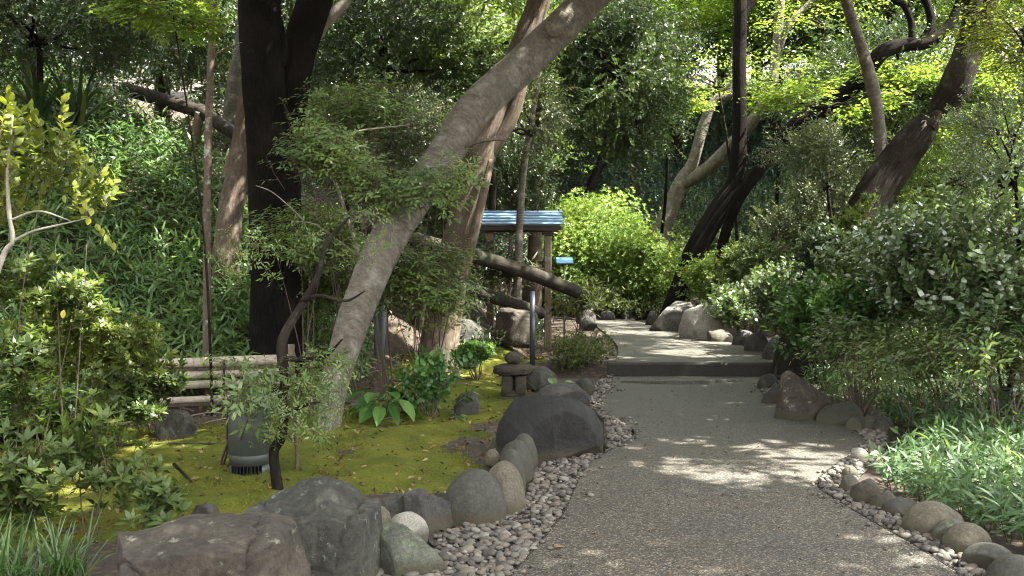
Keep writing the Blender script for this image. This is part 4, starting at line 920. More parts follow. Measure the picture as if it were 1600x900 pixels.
ts = tree('broken_stump', 'thick dark leaning stump with a pale broken top', [
    ([A(1280, 470, 12.9), A(1320, 390, 12.9), A(1368, 305, 12.9), A(1400, 255, 12.9), A(1430, 215, 12.85), A(1452, 188, 12.8)], [.32, .28, .25, .225, .21, .15]),
    ([A(1450, 200, 12.75), A(1462, 182, 12.75), A(1470, 176, 12.75)], [.11, .08, .03])], 'bark_dark', cat='stump', sides=30, rough=.10)
V, T = ICO[4]; o = build('broken_wood', V * [.06, .07, .16] + nrm(V) * (fbm(V * 4, 4, 2)[:, None] - .5) * .06, T, plain('pale_splintered_wood', (.20, .175, .14), .9, 0, 25, .5, .02)); o.location = Vector(A(1440, 200, 12.72)); o.rotation_euler = (0, .6, 0); o.parent = ts.children[0]
t11 = tree('upper_right_tree', 'stout dark trunk forking in the upper right corner', [
    ([A(1470, 200, 16.2), A(1492, 135, 16), A(1512, 80, 16), A(1522, 30, 16), A(1515, -30, 16), A(1510, -200, 16)], [.24, .235, .22, .19, .18, .1]),
    ([A(1520, 70, 16), A(1540, 20, 15.9), A(1560, -30, 15.9)], [.16, .13, .1])], 'bark_dark', sides=26, rough=.12)
canopy(t11, (8.2, 17, 8.2), (3.8, 3.6, 1.8), 800, 'maple', 'twig_big', limb_from=(A(1510, -190, 16), .12))
tb = tree('dark_far_tree', 'small dark slanting trunk against the blue green bank', [([A(915, 312, 27), A(930, 275, 27), A(948, 230, 27), A(958, 180, 27), A(965, 60, 27)], [.14, .13, .12, .11, .08])], 'bark_black')
tb = tree('upper_dark_tree', 'dark trunk in deep shade above the leaning grey trunk', [([A(640, 250, 19), A(632, 160, 19), A(622, 60, 19), A(618, -60, 19)], [.15, .14, .14, .12]), ([A(625, 80, 19), A(680, 95, 18.8), A(740, 120, 18.6), A(760, 140, 18.5)], [.08, .08, .07, .04])], 'bark_black')

# crowns in view ------------------------------------------------------
te = tree('drooping_evergreen', 'dark evergreen with drooping leafy boughs hanging in the top centre', [
    ([A(838, 300, 19.5), A(842, 200, 19.3), A(845, 115, 19), A(850, 0, 19), A(860, -150, 19)], [.13, .12, .12, .1, .07]),
    ([A(836, 112, 18.8), A(870, 110, 18.6), A(905, 118, 18.4), A(945, 108, 18.2)], [.075, .06, .05, .02]), ([A(838, 125, 18.8), A(880, 128, 18.6), A(930, 130, 18.3)], [.06, .045, .02])], 'bark_brown')
for (px_, py_, Y_, s_) in ((868, 42, 11.05, (.085, .06, .10)), (665, 268, 10.12, (.09, .06, .08)), (640, 300, 9.98, (.07, .05, .06))):
    V, T = ICO[4]; V = V * s_; V = V * (1 + .5 * np.clip(.5 - np.hypot(V[:, 0], V[:, 2]) / s_[0], -.5, .5) * -1)[:, None] + nrm(V) * (fbm(V * 22, 3, 3)[:, None] - .5) * .03
    o = build('knot', V, T, MAT['bark_grey']); o.location = Vector(A(px_, py_, Y_)); o.rotation_euler = (0, .6, 0); o.parent = t2.children[0]
canopy(te, A(965, 125, 18.3), (1.2, 1.0, 1.75), 3000, 'dark', 'twig_f', carve=False, clumps=70, sc=(.55, .95), limb_from=(A(850, 20, 18.8), .1), limbs=14, droop=.9, lump=.3)
canopy(te, A(900, 40, 18.9), (1.4, 1.1, 1.1), 1500, 'dark', 'twig_f', carve=False, clumps=36, sc=(.55, .95), droop=.8)
# layered greenery left of centre
def bough(name, label, c, r, n, mat, mod, sc=(.7, 1.2), frm=None, fr=.05, clumps=20, flat=False, droop=.2, bark='bark_dark', cat='tree', carve='lit', limbs=8, dirup=.2):
    t = empty(name, frm if frm is not None else c, label, cat)
    if frm is not None:
        m = MB(); f0 = np.array(frm); tube(m, [f0, f0 * .5 + np.array(c) * .5 + [.1, 0, -.1], np.array(c)], [fr, fr * .75, fr * .4], 18, 9, .06); m.build('trunk', MAT[bark], t)
    canopy(t, c, r, n, mat, mod, carve, sc, (np.array(c) - [0, 0, r[2] * .4], fr * .8) if frm is not None else None, limbs, bark, clumps=clumps, flat=flat, droop=droop, dirup=dirup); return t
def gp(px, Y, dz=-.1): x = at(px, 400, Y)[0]; return np.array([x, Y, Hs(x, Y) + dz])
bough('grey_green_tree', 'grey green small leaved tree between the black tree and the leaning trunk', A(600, 195, 14.4), (1.0, .8, .6), 1700, 'greygreen', 'twig_s', frm=gp(600, 13.6), clumps=34, sc=(.8, 1.3))
bough('grey_green_tree', 'low grey green tree just right of the black trunk', A(540, 262, 13.2), (.5, .6, .35), 500, 'greygreen', 'twig_s', frm=gp(520, 12.9), clumps=16)
bough('upper_evergreen', 'dark evergreen crown at the top right of the black tree', A(590, 60, 15.5), (1.9, 1.2, 1.2), 2800, 'dark', 'twig_f', sc=(.5, .9), frm=gp(610, 16), clumps=40, fr=.09)
bough('upper_evergreen', 'evergreen crown behind the top of the leaning grey trunk', A(760, 50, 16), (1.3, 1.1, 1.0), 2000, 'nandina', 'twig_f', sc=(.5, .85), frm=gp(760, 16.5), clumps=26, fr=.08)
bough('hillside_evergreen', 'dark evergreen over the log rail on the upper hillside', A(240, 30, 18), (1.9, 1.3, 1.0), 2300, 'dark', 'twig_f', sc=(.55, .95), frm=gp(250, 18.5), clumps=30, fr=.09)
bough('hillside_evergreen', 'dark leafy evergreen filling the upper left corner', A(60, 30, 12.5), (1.4, 1.0, .75), 1900, 'dark', 'twig', sc=(.8, 1.2), frm=gp(40, 13), clumps=24, fr=.06)
# bright maple sprig, top left
t = bough('maple_sapling', 'small maple with bright yellow green leaves at the top left', A(265, -15, 9.2), (.35, .3, .3), 170, 'maple', 'spray_m', frm=gp(330, 9.9), fr=.015, clumps=8, flat=True, sc=(.8, 1.1), limbs=5)
t = bough('maple_sapling', 'hanging maple sprig lit yellow green left of the slim trunk', A(285, 32, 9.3), (.16, .15, .12), 45, 'maple', 'spray_m', frm=A(300, -40, 9.4), fr=.008, clumps=4, flat=True, sc=(.8, 1.1), limbs=3)
# maples to the right
MP = [(A(1120, 120, 22.5), (1.5, 1.0, .6), 1500, 'maple with yellow green layers left of the slender black tree', 'maple', 1156),
      (A(1215, 125, 21.2), (1.2, 1.0, .4), 1100, 'maple spreading a lit green layer right of the slender black tree', 'maple', 1200),
      (A(1290, 30, 21.5), (1.5, 1.2, .5), 900, 'tall maple crown at the top between black tree and slim grey trunk', 'maple', 1290),
      (A(1440, 140, 18.8), (1.7, 1.1, .45), 1500, 'maple foliage between the broken stump and the upper right trunk', 'maple', 1500),
      (A(1290, 160, 16.5), (.9, .8, .22), 600, 'maple layer crossing the black leaning tree', 'maple', 1300),
      (A(1580, 200, 12.2), (.8, .9, .4), 900, 'maple with fine green leaves at the right edge below the stout trunk', 'maple', 1560),
      (A(1600, 40, 13), (.7, .9, .6), 900, 'yellow green maple in the top right corner', 'yellow', 1590),
      (A(1420, 10, 22), (1.8, 1.2, .6), 900, 'maple crown above the twisting black limbs', 'maple', 1430)]
for c, r, n, l, m_, fx in MP:
    bough('maple_tree', l, c, r, n, m_, 'spray' if c[1] < 15.5 else 'spray_f', frm=gp(fx, c[1] + .4), fr=.05, clumps=26, flat=True, sc=(.7, 1.15), droop=.1)
bough('maple_tree', 'small lit maple clump left of the grey forked tree', A(1045, 165, 20), (.55, .5, .3), 420, 'maple', 'spray_f', frm=gp(1020, 24), clumps=9, flat=True, sc=(.6, .9))
# mid bushes/trees right
bough('understory_tree', 'grey green bushy tree in front of the black leaning trunk', A(1290, 265, 13.8), (.72, .7, .62), 1500, 'greygreen', 'twig', frm=gp(1300, 13.9), clumps=34, sc=(.6, 1.0))
bough('understory_tree', 'dull olive bushy tree below the broken stump', A(1400, 340, 11.6), (.62, .6, .42), 1900, 'azalea', 'whorl_f', frm=gp(1400, 11.7), clumps=24, sc=(.8, 1.2))
bough('understory_tree', 'bright leaved small tree behind the broken stump', A(1500, 260, 14.2), (1.2, .9, .6), 1500, 'nandina', 'twig', frm=gp(1500, 14.4), clumps=30, sc=(.7, 1.1))
bough('small_leaved_tree', 'small leaved tree with thin dark twisting branches at the right edge', A(1585, 240, 8.6), (.5, .5, .6), 900, 'camellia', 'twig_s', frm=gp(1570, 8.8), fr=.03, clumps=26, sc=(.5, .8), limbs=14, bark='bark_black')

# ================================================================== SHRUBS
def shrub(name, label, px, py, Y, r, n, mat, mod, base=None, stems=9, sr=.012, sc=(.8, 1.2), cat='shrub', lump=.35, shell=.6, bark='twig', up=.45, clumps=0, spread=1.0, group=None, droop=0, part='foliage', ptilt=0):
    c = at(px, py, Y) if py is not None else np.array([px, Y, 0]); b0 = np.array(base) if base is not None else np.array([c[0], c[1], Hs(c[0], c[1])])
    t = empty(name, b0, label, cat, group); r = np.array(r, float); sd = int(abs(px)) % 97
    if clumps:
        cc, dd = blob_points(clumps, c, r * .88, shell, lump, sd); k = rng.integers(0, clumps, n); s_ = rng.normal(0, 1, (n, 3)) * r * .17 * spread
        P = cc[k] + s_; D = nrm(P - b0) * 1.0 + nrm(s_) * .5; inst = np.clip(rng.random(clumps)[k] * .6 + rng.random(n) * .4, 0, 1)
    else: P, D = blob_points(n, c, r, shell, lump, sd); inst = None
    gz = H(P[:, 0], P[:, 1]); kp = P[:, 2] > gz + .01; P = P[kp]; D = D[kp]; inst = inst[kp] if inst is not None else None
    D = D + [0, 0, up - droop] + rng.normal(0, .3, P.shape)
    leafobj(part, bake(MODS[mod], P, D, rng.uniform(*sc, len(P)), inst=inst), [MAT[mat], MAT[bark]], t)
    mm = MB(); tg = (cc if clumps else blob_points(stems, c, r * .8, .8, lump, sd)[0])
    for e in tg[:stems]:
        s0 = b0 + np.array([random.uniform(-.3, .3) * r[0] * .3, random.uniform(-.3, .3) * r[1] * .3, -.05]); md = s0 * .45 + e * .55 + rng.normal(0, .05, 3) + [0, 0, .05]
        tube(mm, [s0, s0 * .6 + md * .4 + rng.normal(0, .02, 3), md, e], [sr, sr * .85, sr * .6, sr * .2], 14, 6, .08)
    mm.build('stems', MAT[bark], t); return t
# bright azaleas
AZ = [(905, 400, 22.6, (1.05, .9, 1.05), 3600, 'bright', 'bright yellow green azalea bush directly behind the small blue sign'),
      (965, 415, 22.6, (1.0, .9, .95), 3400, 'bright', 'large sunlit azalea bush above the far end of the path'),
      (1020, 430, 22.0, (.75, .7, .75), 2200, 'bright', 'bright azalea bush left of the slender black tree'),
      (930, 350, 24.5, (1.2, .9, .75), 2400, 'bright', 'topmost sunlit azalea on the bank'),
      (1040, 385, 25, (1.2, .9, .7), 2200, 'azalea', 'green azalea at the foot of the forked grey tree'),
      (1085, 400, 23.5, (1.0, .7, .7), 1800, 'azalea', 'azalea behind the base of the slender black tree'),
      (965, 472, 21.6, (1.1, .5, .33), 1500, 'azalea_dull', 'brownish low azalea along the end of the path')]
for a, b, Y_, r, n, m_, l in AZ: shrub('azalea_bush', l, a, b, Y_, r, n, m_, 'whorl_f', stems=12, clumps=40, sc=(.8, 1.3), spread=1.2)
# right of black tree
RS = [('azalea_bush', 1125, 435, 19.5, (.75, .6, .5), 1900, 'bright', 'whorl_f', 'sunny low azalea right of the slender black trunk'),
      ('azalea_bush', 1180, 425, 17.6, (.75, .7, .5), 2300, 'azalea', 'whorl_f', 'broad azalea behind the dark stones of the upper path'),
      ('evergreen_bush', 1160, 485, 16.6, (.5, .5, .28), 700, 'camellia', 'oval', 'dark glossy bush overhanging the sunlit boulder'),
      ('evergreen_bush', 1225, 475, 14.6, (.55, .6, .40), 900, 'camellia', 'oval', 'glossy bush above the dark stones at the step'),
      ('evergreen_bush', 1290, 350, 17.5, (.85, .8, .65), 1500, 'greygreen', 'twig', 'dusky grey green bush behind the broad azalea'),
      ('evergreen_bush', 1310, 395, 12.6, (.55, .5, .35), 1300, 'dark', 'whorl_b', 'dark bush around the foot of the broken stump'),
      ('camellia_bush', 1490, 430, 9.8, (.80, .7, .56), 1050, 'camellia', 'oval', 'large glossy camellia with glinting leaves at the right'),
      ('camellia_bush', 1590, 440, 8.8, (.65, .6, .8), 950, 'camellia', 'oval', 'glossy camellia cut by the right edge of the picture'),
      ('camellia_bush', 1370, 450, 11.0, (.45, .5, .42), 550, 'camellia', 'oval', 'smaller camellia left of the large glossy one'),
      ('broadleaf_bush', 1290, 510, 11.8, (.42, .4, .40), 800, 'hosta', 'leafy', 'round leaved light green bush behind the rough brown boulder'),
      ('broadleaf_bush', 1345, 500, 10.6, (.3, .3, .3), 420, 'hosta', 'leafy', 'light green leafy shrub on a thin dark stem left of the camellias'),
      ('nandina_shrub', 1440, 590, 8.9, (.55, .5, .16), 110, 'nandina', 'nandina', 'feathery nandina above the bamboo grass in front of the camellias'),
      ('nandina_shrub', 1560, 575, 8.2, (.4, .4, .16), 75, 'nandina', 'nandina', 'feathery nandina over the right hand bollard light'),
      ('nandina_shrub', 1340, 560, 9.8, (.35, .35, .15), 60, 'nandina', 'nandina', 'small nandina above the low smooth stone')]
for nm, a, b, Y_, r, n, m_, md, l in RS: shrub(nm, l, a, b, Y_, r, n, m_, md, clumps=26, stems=10, spread=1.25)
# left and centre
LS = [('azalea_bush', 905, 548, 13.3, (.48, .4, .22), 1000, 'azalea_dull', 'whorl', 'low clipped azalea between the metal pole and the step'),
      ('nandina_shrub', 560, 205, 11.0, (.55, .45, .22), 170, 'nandina', 'nandina', 'high feathery nandina right of the black trunk'),
      ('nandina_shrub', 510, 275, 10.0, (.36, .4, .26), 130, 'nandina', 'nandina', 'nandina fronds crossing the right side of the black trunk'),
      ('nandina_shrub', 590, 320, 9.6, (.26, .3, .2), 70, 'nandina', 'nandina', 'nandina sprays hiding the left side of the leaning trunk'),
      ('nandina_shrub', 685, 312, 9.5, (.28, .25, .18), 62, 'nandina', 'nandina', 'dense nandina crossing in front of the leaning trunk'),
      ('nandina_shrub', 665, 468, 10.0, (.44, .35, .34), 330, 'nandina', 'nandina', 'light green nandina clump right of the leaning trunk'),
      ('nandina_shrub', 480, 400, 10.4, (.35, .4, .25), 150, 'nandina', 'nandina', 'nandina in front of the black trunk at mid height'),
      ('nandina_shrub', 520, 450, 11.6, (.4, .4, .4), 260, 'azalea', 'nandina', 'olive nandina between black and grey trunks'),
      ('nandina_shrub', 370, 640, 6.75, (.12, .12, .18), 12, 'nandina', 'nandina', 'sprig of nandina in front of the bollard light'),
      ('variegated_shrub', 680, 610, 9.6, (.27, .22, .20), 75, 'hosta', 'leafy', 'small pale variegated shrub left of the small dark rock'),
      ('variegated_shrub', 745, 555, 11.8, (.27, .22, .14), 170, 'hosta', 'whorl_b', 'low pale green plant on the mossy slope'),
      ('evergreen_bush', 790, 300, 17.5, (.9, .7, .8), 1400, 'dark', 'twig', 'dark bush seen behind the notice board'),
      ('sasa_clump', 778, 440, 14.7, (.42, .25, .20), 200, 'greygreen', 'sasa', 'bamboo grass growing between the two log rails'),
      ('sasa_clump', 908, 485, 15.0, (.26, .3, .16), 130, 'azalea_dull', 'sasa', 'bamboo grass at the lower end of the log rail'),
      ('yellow_leaved_shrub', 10, 260, 6.6, (.36, .35, .38), 120, 'yellow', 'leafy', 'tall yellow leaved shrub at the left edge'),
      ('yellow_leaved_shrub', 95, 300, 7.0, (.28, .3, .22), 45, 'yellow', 'leafy', 'thin yellow leaved branches reaching over the bamboo grass'),
      ('azalea_bush', 60, 440, 7.0, (.5, .4, .28), 260, 'azalea', 'whorl_b', 'olive leaved bush below the yellow shrub'),
      ('azalea_bush', 150, 530, 7.6, (.6, .45, .30), 620, 'yellow', 'whorl_b', 'yellow green azalea in front of the bamboo grass bank'),
      ('azalea_bush', 0, 590, 6.2, (.3, .35, .38), 260, 'azalea', 'whorl_b', 'olive azalea at the left edge above the moss'),
      ('azalea_bush', 235, 605, 8.6, (.3, .3, .2), 300, 'azalea', 'whorl_b', 'small azalea covering the left end of the bamboo fence'),
      ('azalea_bush', 175, 620, 8.2, (.34, .3, .2), 330, 'azalea', 'whorl_b', 'spreading azalea hiding the left part of the bamboo fence'),
      ('azalea_bush', 150, 735, 5.7, (.42, .36, .32), 190, 'azalea', 'whorl_b', 'open branching azalea on the moss behind the brown boulder'),
      ('azalea_bush', 235, 790, 5.4, (.16, .2, .10), 50, 'azalea', 'whorl_b', 'low azalea branch tip overhanging the flat brown boulder'),
      ('azalea_bush', 0, 790, 5.3, (.28, .3, .28), 150, 'azalea', 'whorl_b', 'shaded azalea above the strap leaved tuft')]
def px_left(a): return a < 300
for nm, a, b, Y_, r, n, m_, md, l in LS:
    nb = {370: gp(340, 7.35, 0), 560: gp(610, 11.6), 510: gp(560, 11.0), 590: gp(600, 10.6), 685: gp(675, 11.2)}.get(a) if md == 'nandina' else None
    shrub(nm, l, a, b, Y_, r, n, m_, md, base=nb, clumps=max(7, n // (11 if md == 'nandina' else 24)), stems=5 if md == 'nandina' else (2 if px_left(a) else 9), spread=1.3, shell=.5, bark='twig', sr=.006 if a < 300 else .009)
# crooked foreground shrub with dark stem
b0 = G(436, 768)
t = empty('crooked_nandina', b0, 'small crooked dark stemmed shrub growing from the moss right of the bollard', 'shrub'); D0 = b0[1]
def stemset(par, L, mat='bark_dark', s=.08):
    for P, R in L: m = MB(); tube(m, P, R, len(P) * 7, 10, s); m.build('stem', MAT[mat], par)
stemset(t, [([b0 - [0, 0, .05], A(430, 735, D0), A(428, 705, D0), A(438, 685, D0), A(444, 655, D0), A(442, 620, D0 + .05), A(446, 590, D0 + .1), A(440, 550, D0 + .15), A(446, 520, D0 + .2), A(470, 480, D0 + .25), A(488, 450, D0 + .3), A(500, 420, D0 + .35), A(510, 380, D0 + .4), A(545, 340, D0 + .4)], [.042, .036, .034, .035, .03, .03, .034, .036, .034, .028, .024, .02, .015, .008]),
            ([A(446, 655, D0), A(462, 640, D0 - .05), A(480, 632, D0 - .1), A(500, 628, D0 - .1)], [.02, .015, .01, .005]),
            ([A(470, 470, D0 + .25), A(500, 462, D0 + .2), A(540, 470, D0 + .15), A(570, 455, D0 + .1)], [.016, .013, .01, .005]),
            ([A(450, 560, D0 + .1), A(480, 562, D0 + .1), A(510, 555, D0 + .15), A(535, 530, D0 + .2)], [.02, .016, .013, .006])])
for c, r, n in ((A(440, 630, D0), (.20, .2, .11), 60), (A(500, 590, D0 + .1), (.16, .15, .07), 24), (A(480, 660, D0 - .1), (.13, .15, .08), 28), (A(400, 400, D0 + .6), (.2, .2, .08), 22), (A(540, 360, D0 + .5), (.24, .2, .10), 18), (A(365, 600, D0 - .1), (.10, .1, .08), 12)):
    P, D = blob_points(n, c, r, .4, .4, 3); leafobj('foliage', bake(MODS['nandina'], P, D + [0, 0, .3], rng.uniform(.42, .62, n)), [MAT['nandina'], MAT['twig']], t)
t = empty('bare_twigs', A(520, 420, 10.2), 'pale bare branches rising through the nandina right of the black trunk', 'branch')
stemset(t, [([A(575, 500, 10.6), A(560, 400, 10.3), A(530, 300, 10.2), A(512, 250, 10.2), A(530, 222, 10.2), A(560, 205, 10.2), A(640, 195, 10.3)], [.022, .018, .015, .013, .012, .010, .004]),
            ([A(545, 350, 10.25), A(590, 320, 10.1), A(640, 300, 10.0), A(690, 292, 9.9)], [.012, .010, .008, .004]), ([A(560, 400, 10.3), A(520, 370, 10.2), A(490, 350, 10.1), A(455, 345, 10.0)], [.012, .009, .007, .003]),
            ([A(512, 250, 10.2), A(505, 225, 10.2), A(490, 190, 10.2)], [.010, .007, .003]), ([A(400, 290, 9.8), A(425, 300, 9.7), A(455, 325, 9.6), A(475, 345, 9.7)], [.003, .004, .005, .007])], 'bark_pale', .1)
b0 = G(464, 742); t = empty('slim_seedling', b0, 'thin upright sapling stem beside the crooked shrub', 'sapling')
stemset(t, [([b0 - [0, 0, .04], A(463, 700, b0[1]), A(460, 660, b0[1]), A(466, 600, b0[1])], [.014, .012, .010, .005]), ([A(462, 695, b0[1]), A(448, 675, b0[1]), A(440, 650, b0[1])], [.008, .006, .003])], 'bark_brown')
P, D = blob_points(60, A(475, 625, b0[1]), (.16, .15, .12), .4, .4, 5); leafobj('foliage', bake(MODS['nandina'], P, D + [0, 0, .3], rng.uniform(.4, .6, 60)), [MAT['nandina'], MAT['twig']], t)
# pale bare-branched stems of the left shrub
t = empty('bare_branched_shrub', A(0, 480, 6.3), 'pale crooked bare branch at the left edge with hanging yellow leaves', 'shrub')
stemset(t, [([A(-30, 500, 6.3), A(5, 400, 6.3), A(20, 375, 6.3), A(14, 330, 6.3), A(12, 260, 6.3), A(20, 180, 6.3)], [.022, .018, .015, .013, .010, .006]), ([A(18, 378, 6.3), A(50, 362, 6.3), A(90, 352, 6.3), A(140, 340, 6.3)], [.01, .008, .006, .003]), ([A(14, 345, 6.3), A(60, 330, 6.3), A(110, 345, 6.3)], [.008, .006, .003])], 'bark_pale', .1)
hm = Mod(); 
for (px, py) in ((130, 328), (142, 330), (140, 345), (170, 378), (178, 384), (165, 372), (82, 400), (100, 490), (55, 452), (132, 318), (118, 308), (100, 310), (160, 362), (150, 355), (15, 505)):
    hm.leaf(A(px, py - 6, 6.3), np.array([random.uniform(-.4, .4), random.uniform(-.3, .3), -1]), np.array([0, -1, .3]) + rv(.3), .055, .036, 8, .1, .08, random.uniform(.8, 1))
hm.done(); leafobj('foliage', [hm.V, hm.F, hm.m, hm.r], [MAT['yellow'], MAT['twig']], t)

# broad-leaved plants (each leaf its own part)
def broadleaf(name, label, base, n, L, W, h, mat='hosta', az0=0):
    t = empty(name, base, label, 'plant')
    for k in range(n):
        a = az0 + k * 2.4 + random.uniform(-.3, .3); e = random.uniform(.55, 1.25); d = np.array([math.cos(a) * math.cos(e), math.sin(a) * math.cos(e), math.sin(e)]); m = Mod()
        q = np.array(base) + d * h * random.uniform(.6, 1.1); m.stem([np.array(base) - [0, 0, .03], np.array(base) * .5 + q * .5 + [0, 0, .02], q], .005, .003)
        m.leaf(q, np.array([math.cos(a), math.sin(a), random.uniform(-.5, .2)]), UP + rv(.15), L * random.uniform(.75, 1.15), W * random.uniform(.8, 1.1), 8, .3, .12); m.done()
        leafobj('leaf', [m.V, m.F, m.m, m.r], [MAT[mat], MAT['stem_green']], t)
    return t
c = at(598, 612, 9.3); broadleaf('hosta_plant', 'large broad green leaves at the foot of the leaning trunk', (c[0], c[1], Hs(c[0], c[1])), 26, .27, .12, .34)
c = at(640, 600, 9.7); broadleaf('hosta_plant', 'second broad leaved clump right of the leaning trunk', (c[0], c[1], Hs(c[0], c[1])), 16, .20, .10, .30)
c = at(715, 640, 9.5); broadleaf('hosta_plant', 'tiny leafy plant beside the small dark rock', (c[0], c[1], Hs(c[0], c[1])), 9, .07, .035, .08)
c = G(845, 620); broadleaf('taro_plant', 'single pale round leaf plant beside the stone lantern', c, 3, .17, .12, .30, az0=.3)
c = at(1300, 470, 11.4); broadleaf('hosta_plant', 'big lobed leaves above the rough brown boulder', (c[0], c[1], Hs(c[0], c[1]) + .35), 16, .16, .10, .3)
# strap leaved tuft, bottom left, and a big dark strap plant up the hill
def tuft(name, label, base, n, L, W, mat='liriope', spread=.9):
    t = empty(name, base, label, 'plant'); Vs = []; Fs = []; rs = []; off = 0
    for k in range(n):
        a = random.random() * 2 * PI; b = np.array(base) + [random.gauss(0, .05), random.gauss(0, .05), 0]; l = L * random.uniform(.6, 1.1); out = np.array([math.cos(a), math.sin(a), 0]); sp = random.uniform(.25, 1) * spread; x = np.array([-math.sin(a), math.cos(a), 0])
        for j in range(7):
            q = j / 6; p = b + out * l * sp * q + UP * l * (1.15 * q - .95 * sp * q * q); ww = W * (1 - q ** 2.5) * .5 + .0005; Vs += [p - x * ww, p + x * ww]
        for j in range(6): o_ = off + j * 2; Fs += [(o_, o_ + 1, o_ + 3), (o_, o_ + 3, o_ + 2)]
        rs += [random.random()] * 12; off += 14
    leafobj('leaves', [np.array(Vs), np.array(Fs), np.zeros(len(Fs), int), np.array(rs)], [MAT[mat]], t); return t
for (px, Y_, n, l) in ((20, 4.75, 90, 'strap leaved grass tuft at the lower left corner'), (95, 4.85, 80, 'strap leaved grass tuft with arching pale blades beside the brown boulder'), (-30, 5.0, 60, 'strap leaved tuft half outside the left edge')):
    x = at(px, 860, Y_)[0]; tuft('liriope_tuft', l, (x, Y_, Hs(x, Y_)), n, .42, .012)
for (px, py, Y_, l) in ((60, 140, 12.2, 'dark palm like strap leaved plant at the upper left'), (120, 150, 12.6, 'second dark strap leaved plant beneath the upper left trees')):
    tuft('strap_leaved_plant', l, A(px, py, Y_) - [0, 0, .35], 34, 1.0, .055, 'dark', 1.0)

# ================================================================== GROUND COVER (uncountable)
def scatter(n, x0, x1, y0, y1, ok):
    P = np.column_stack([rng.uniform(x0, x1, n), rng.uniform(y0, y1, n)]); P = P[ok(P[:, 0], P[:, 1])]; return np.column_stack([P, H(P[:, 0], P[:, 1])])
hillL = lambda x, y: (poly_sdf(x, y, VALLEY) > .15) & (x < -1.6 - (y - 10) * .05) & (y - 10 + (x + 5.2) * .25 < 4.2 + fbm(np.column_stack([x, y, x * 0]) * .8, 2, 4) * 1.5)
P = scatter(13000, -9.5, -1.2, 8, 16, hillL)
tag(leafobj('bamboo_grass', bake(MODS['sasa'], P, np.column_stack([rng.normal(.15, .25, len(P)), rng.normal(-.5, .25, len(P)), np.ones(len(P))]), rng.uniform(.7, 1.5, len(P))), [MAT['sasa'], MAT['stem_green']]),
    'dense green bamboo grass covering the bank left of the black tree', 'bamboo grass', kind='stuff')
pathpoly = np.vstack([spline(endat(RE, SY), 80), spline(endat(LE, SY), 80)[::-1]])
def okR(x, y):
    e = np.interp(y, spline(RE, 200)[:, 1], spline(RE, 200)[:, 0]); return x > e + .42 + .25 * fbm(np.column_stack([x, y, x * 0]) * 2, 2, 3)
P = scatter(2600, -7.5, -3.6, 7.4, 9.4, lambda x, y: x < -3.5 - (9.4 - y) * .5)
tag(leafobj('bamboo_grass', bake(MODS['sasa'], P, np.column_stack([rng.normal(.15, .25, len(P)), rng.normal(-.4, .25, len(P)), np.ones(len(P))]), rng.uniform(.8, 1.7, len(P))), [MAT['sasa'], MAT['stem_green']]),
    'feathery bamboo grass at the left edge behind the azaleas', 'bamboo grass', kind='stuff')
P = scatter(9000, 2.4, 6.5, 4.2, 9.8, okR); P = P[rng.random(len(P)) < .75]
tag(leafobj('bamboo_grass', bake(MODS['sasa'], P, np.column_stack([rng.normal(-.25, .3, len(P)), rng.normal(-.3, .25, len(P)), np.ones(len(P))]), rng.uniform(.5, 1.0, len(P))), [MAT['sasa_r'], MAT['stem_green']]),
    'bright bamboo grass spilling over the right hand edging stones', 'bamboo grass', kind='stuff')
P = scatter(5000, 3.0, 7.0, 9.6, 14.5, lambda x, y: okR(x, y)); P = P[rng.random(len(P)) < .5]
tag(leafobj('bamboo_grass', bake(MODS['sasa'], P, np.column_stack([rng.normal(-.2, .3, len(P)), rng.normal(-.2, .25, len(P)), np.ones(len(P))]), rng.uniform(.5, .9, len(P))), [MAT['sasa_r'], MAT['stem_green']]),
    'darker bamboo grass behind the rough brown boulder on the right', 'bamboo grass', kind='stuff')
# blue-green bank behind the azaleas and general undergrowth of the hills
P = scatter(26000, -6, 12, 23.5, 40, lambda x, y: np.ones(len(x), bool)); P[:, 2] += rng.random(len(P)) * .5
tag(leafobj('undergrowth', bake(MODS['twig_f'], P, np.column_stack([rng.normal(0, .4, len(P)), rng.normal(-.5, .3, len(P)), np.ones(len(P))]), rng.uniform(.6, 1.1, len(P))), [MAT['bluegreen'], MAT['twig']]),
    'blue green undergrowth on the shady bank beyond the bright azaleas', 'undergrowth', kind='stuff')
P = scatter(16000, -12, 1.2, 12.5, 24, lambda x, y: (poly_sdf(x, y, VALLEY) > .3) & (fbm(np.column_stack([x, y, x * 0]) * .9, 3, 6) > .44) & (x > -6 + (y < 15) * 5))
tag(leafobj('undergrowth', bake(MODS['twig'], P, np.column_stack([rng.normal(0, .4, len(P)), rng.normal(-.4, .3, len(P)), np.ones(len(P))]), rng.uniform(.7, 1.3, len(P))), [MAT['dark'], MAT['twig']]),
    'dark mixed undergrowth scattered over the left hillside', 'undergrowth', kind='stuff')
P = scatter(11000, 4.2, 18, 11, 27, lambda x, y: (poly_sdf(x, y, VALLEY) > .2)); P[:, 2] += rng.random(len(P)) * .45
tag(leafobj('undergrowth', bake(MODS['twig'], P, np.column_stack([rng.normal(-.2, .4, len(P)), rng.normal(-.4, .3, len(P)), np.ones(len(P))]), rng.uniform(.8, 1.5, len(P))), [MAT['nandina'], MAT['twig']]),
    'mixed green undergrowth covering the right hand bank', 'undergrowth', kind='stuff')
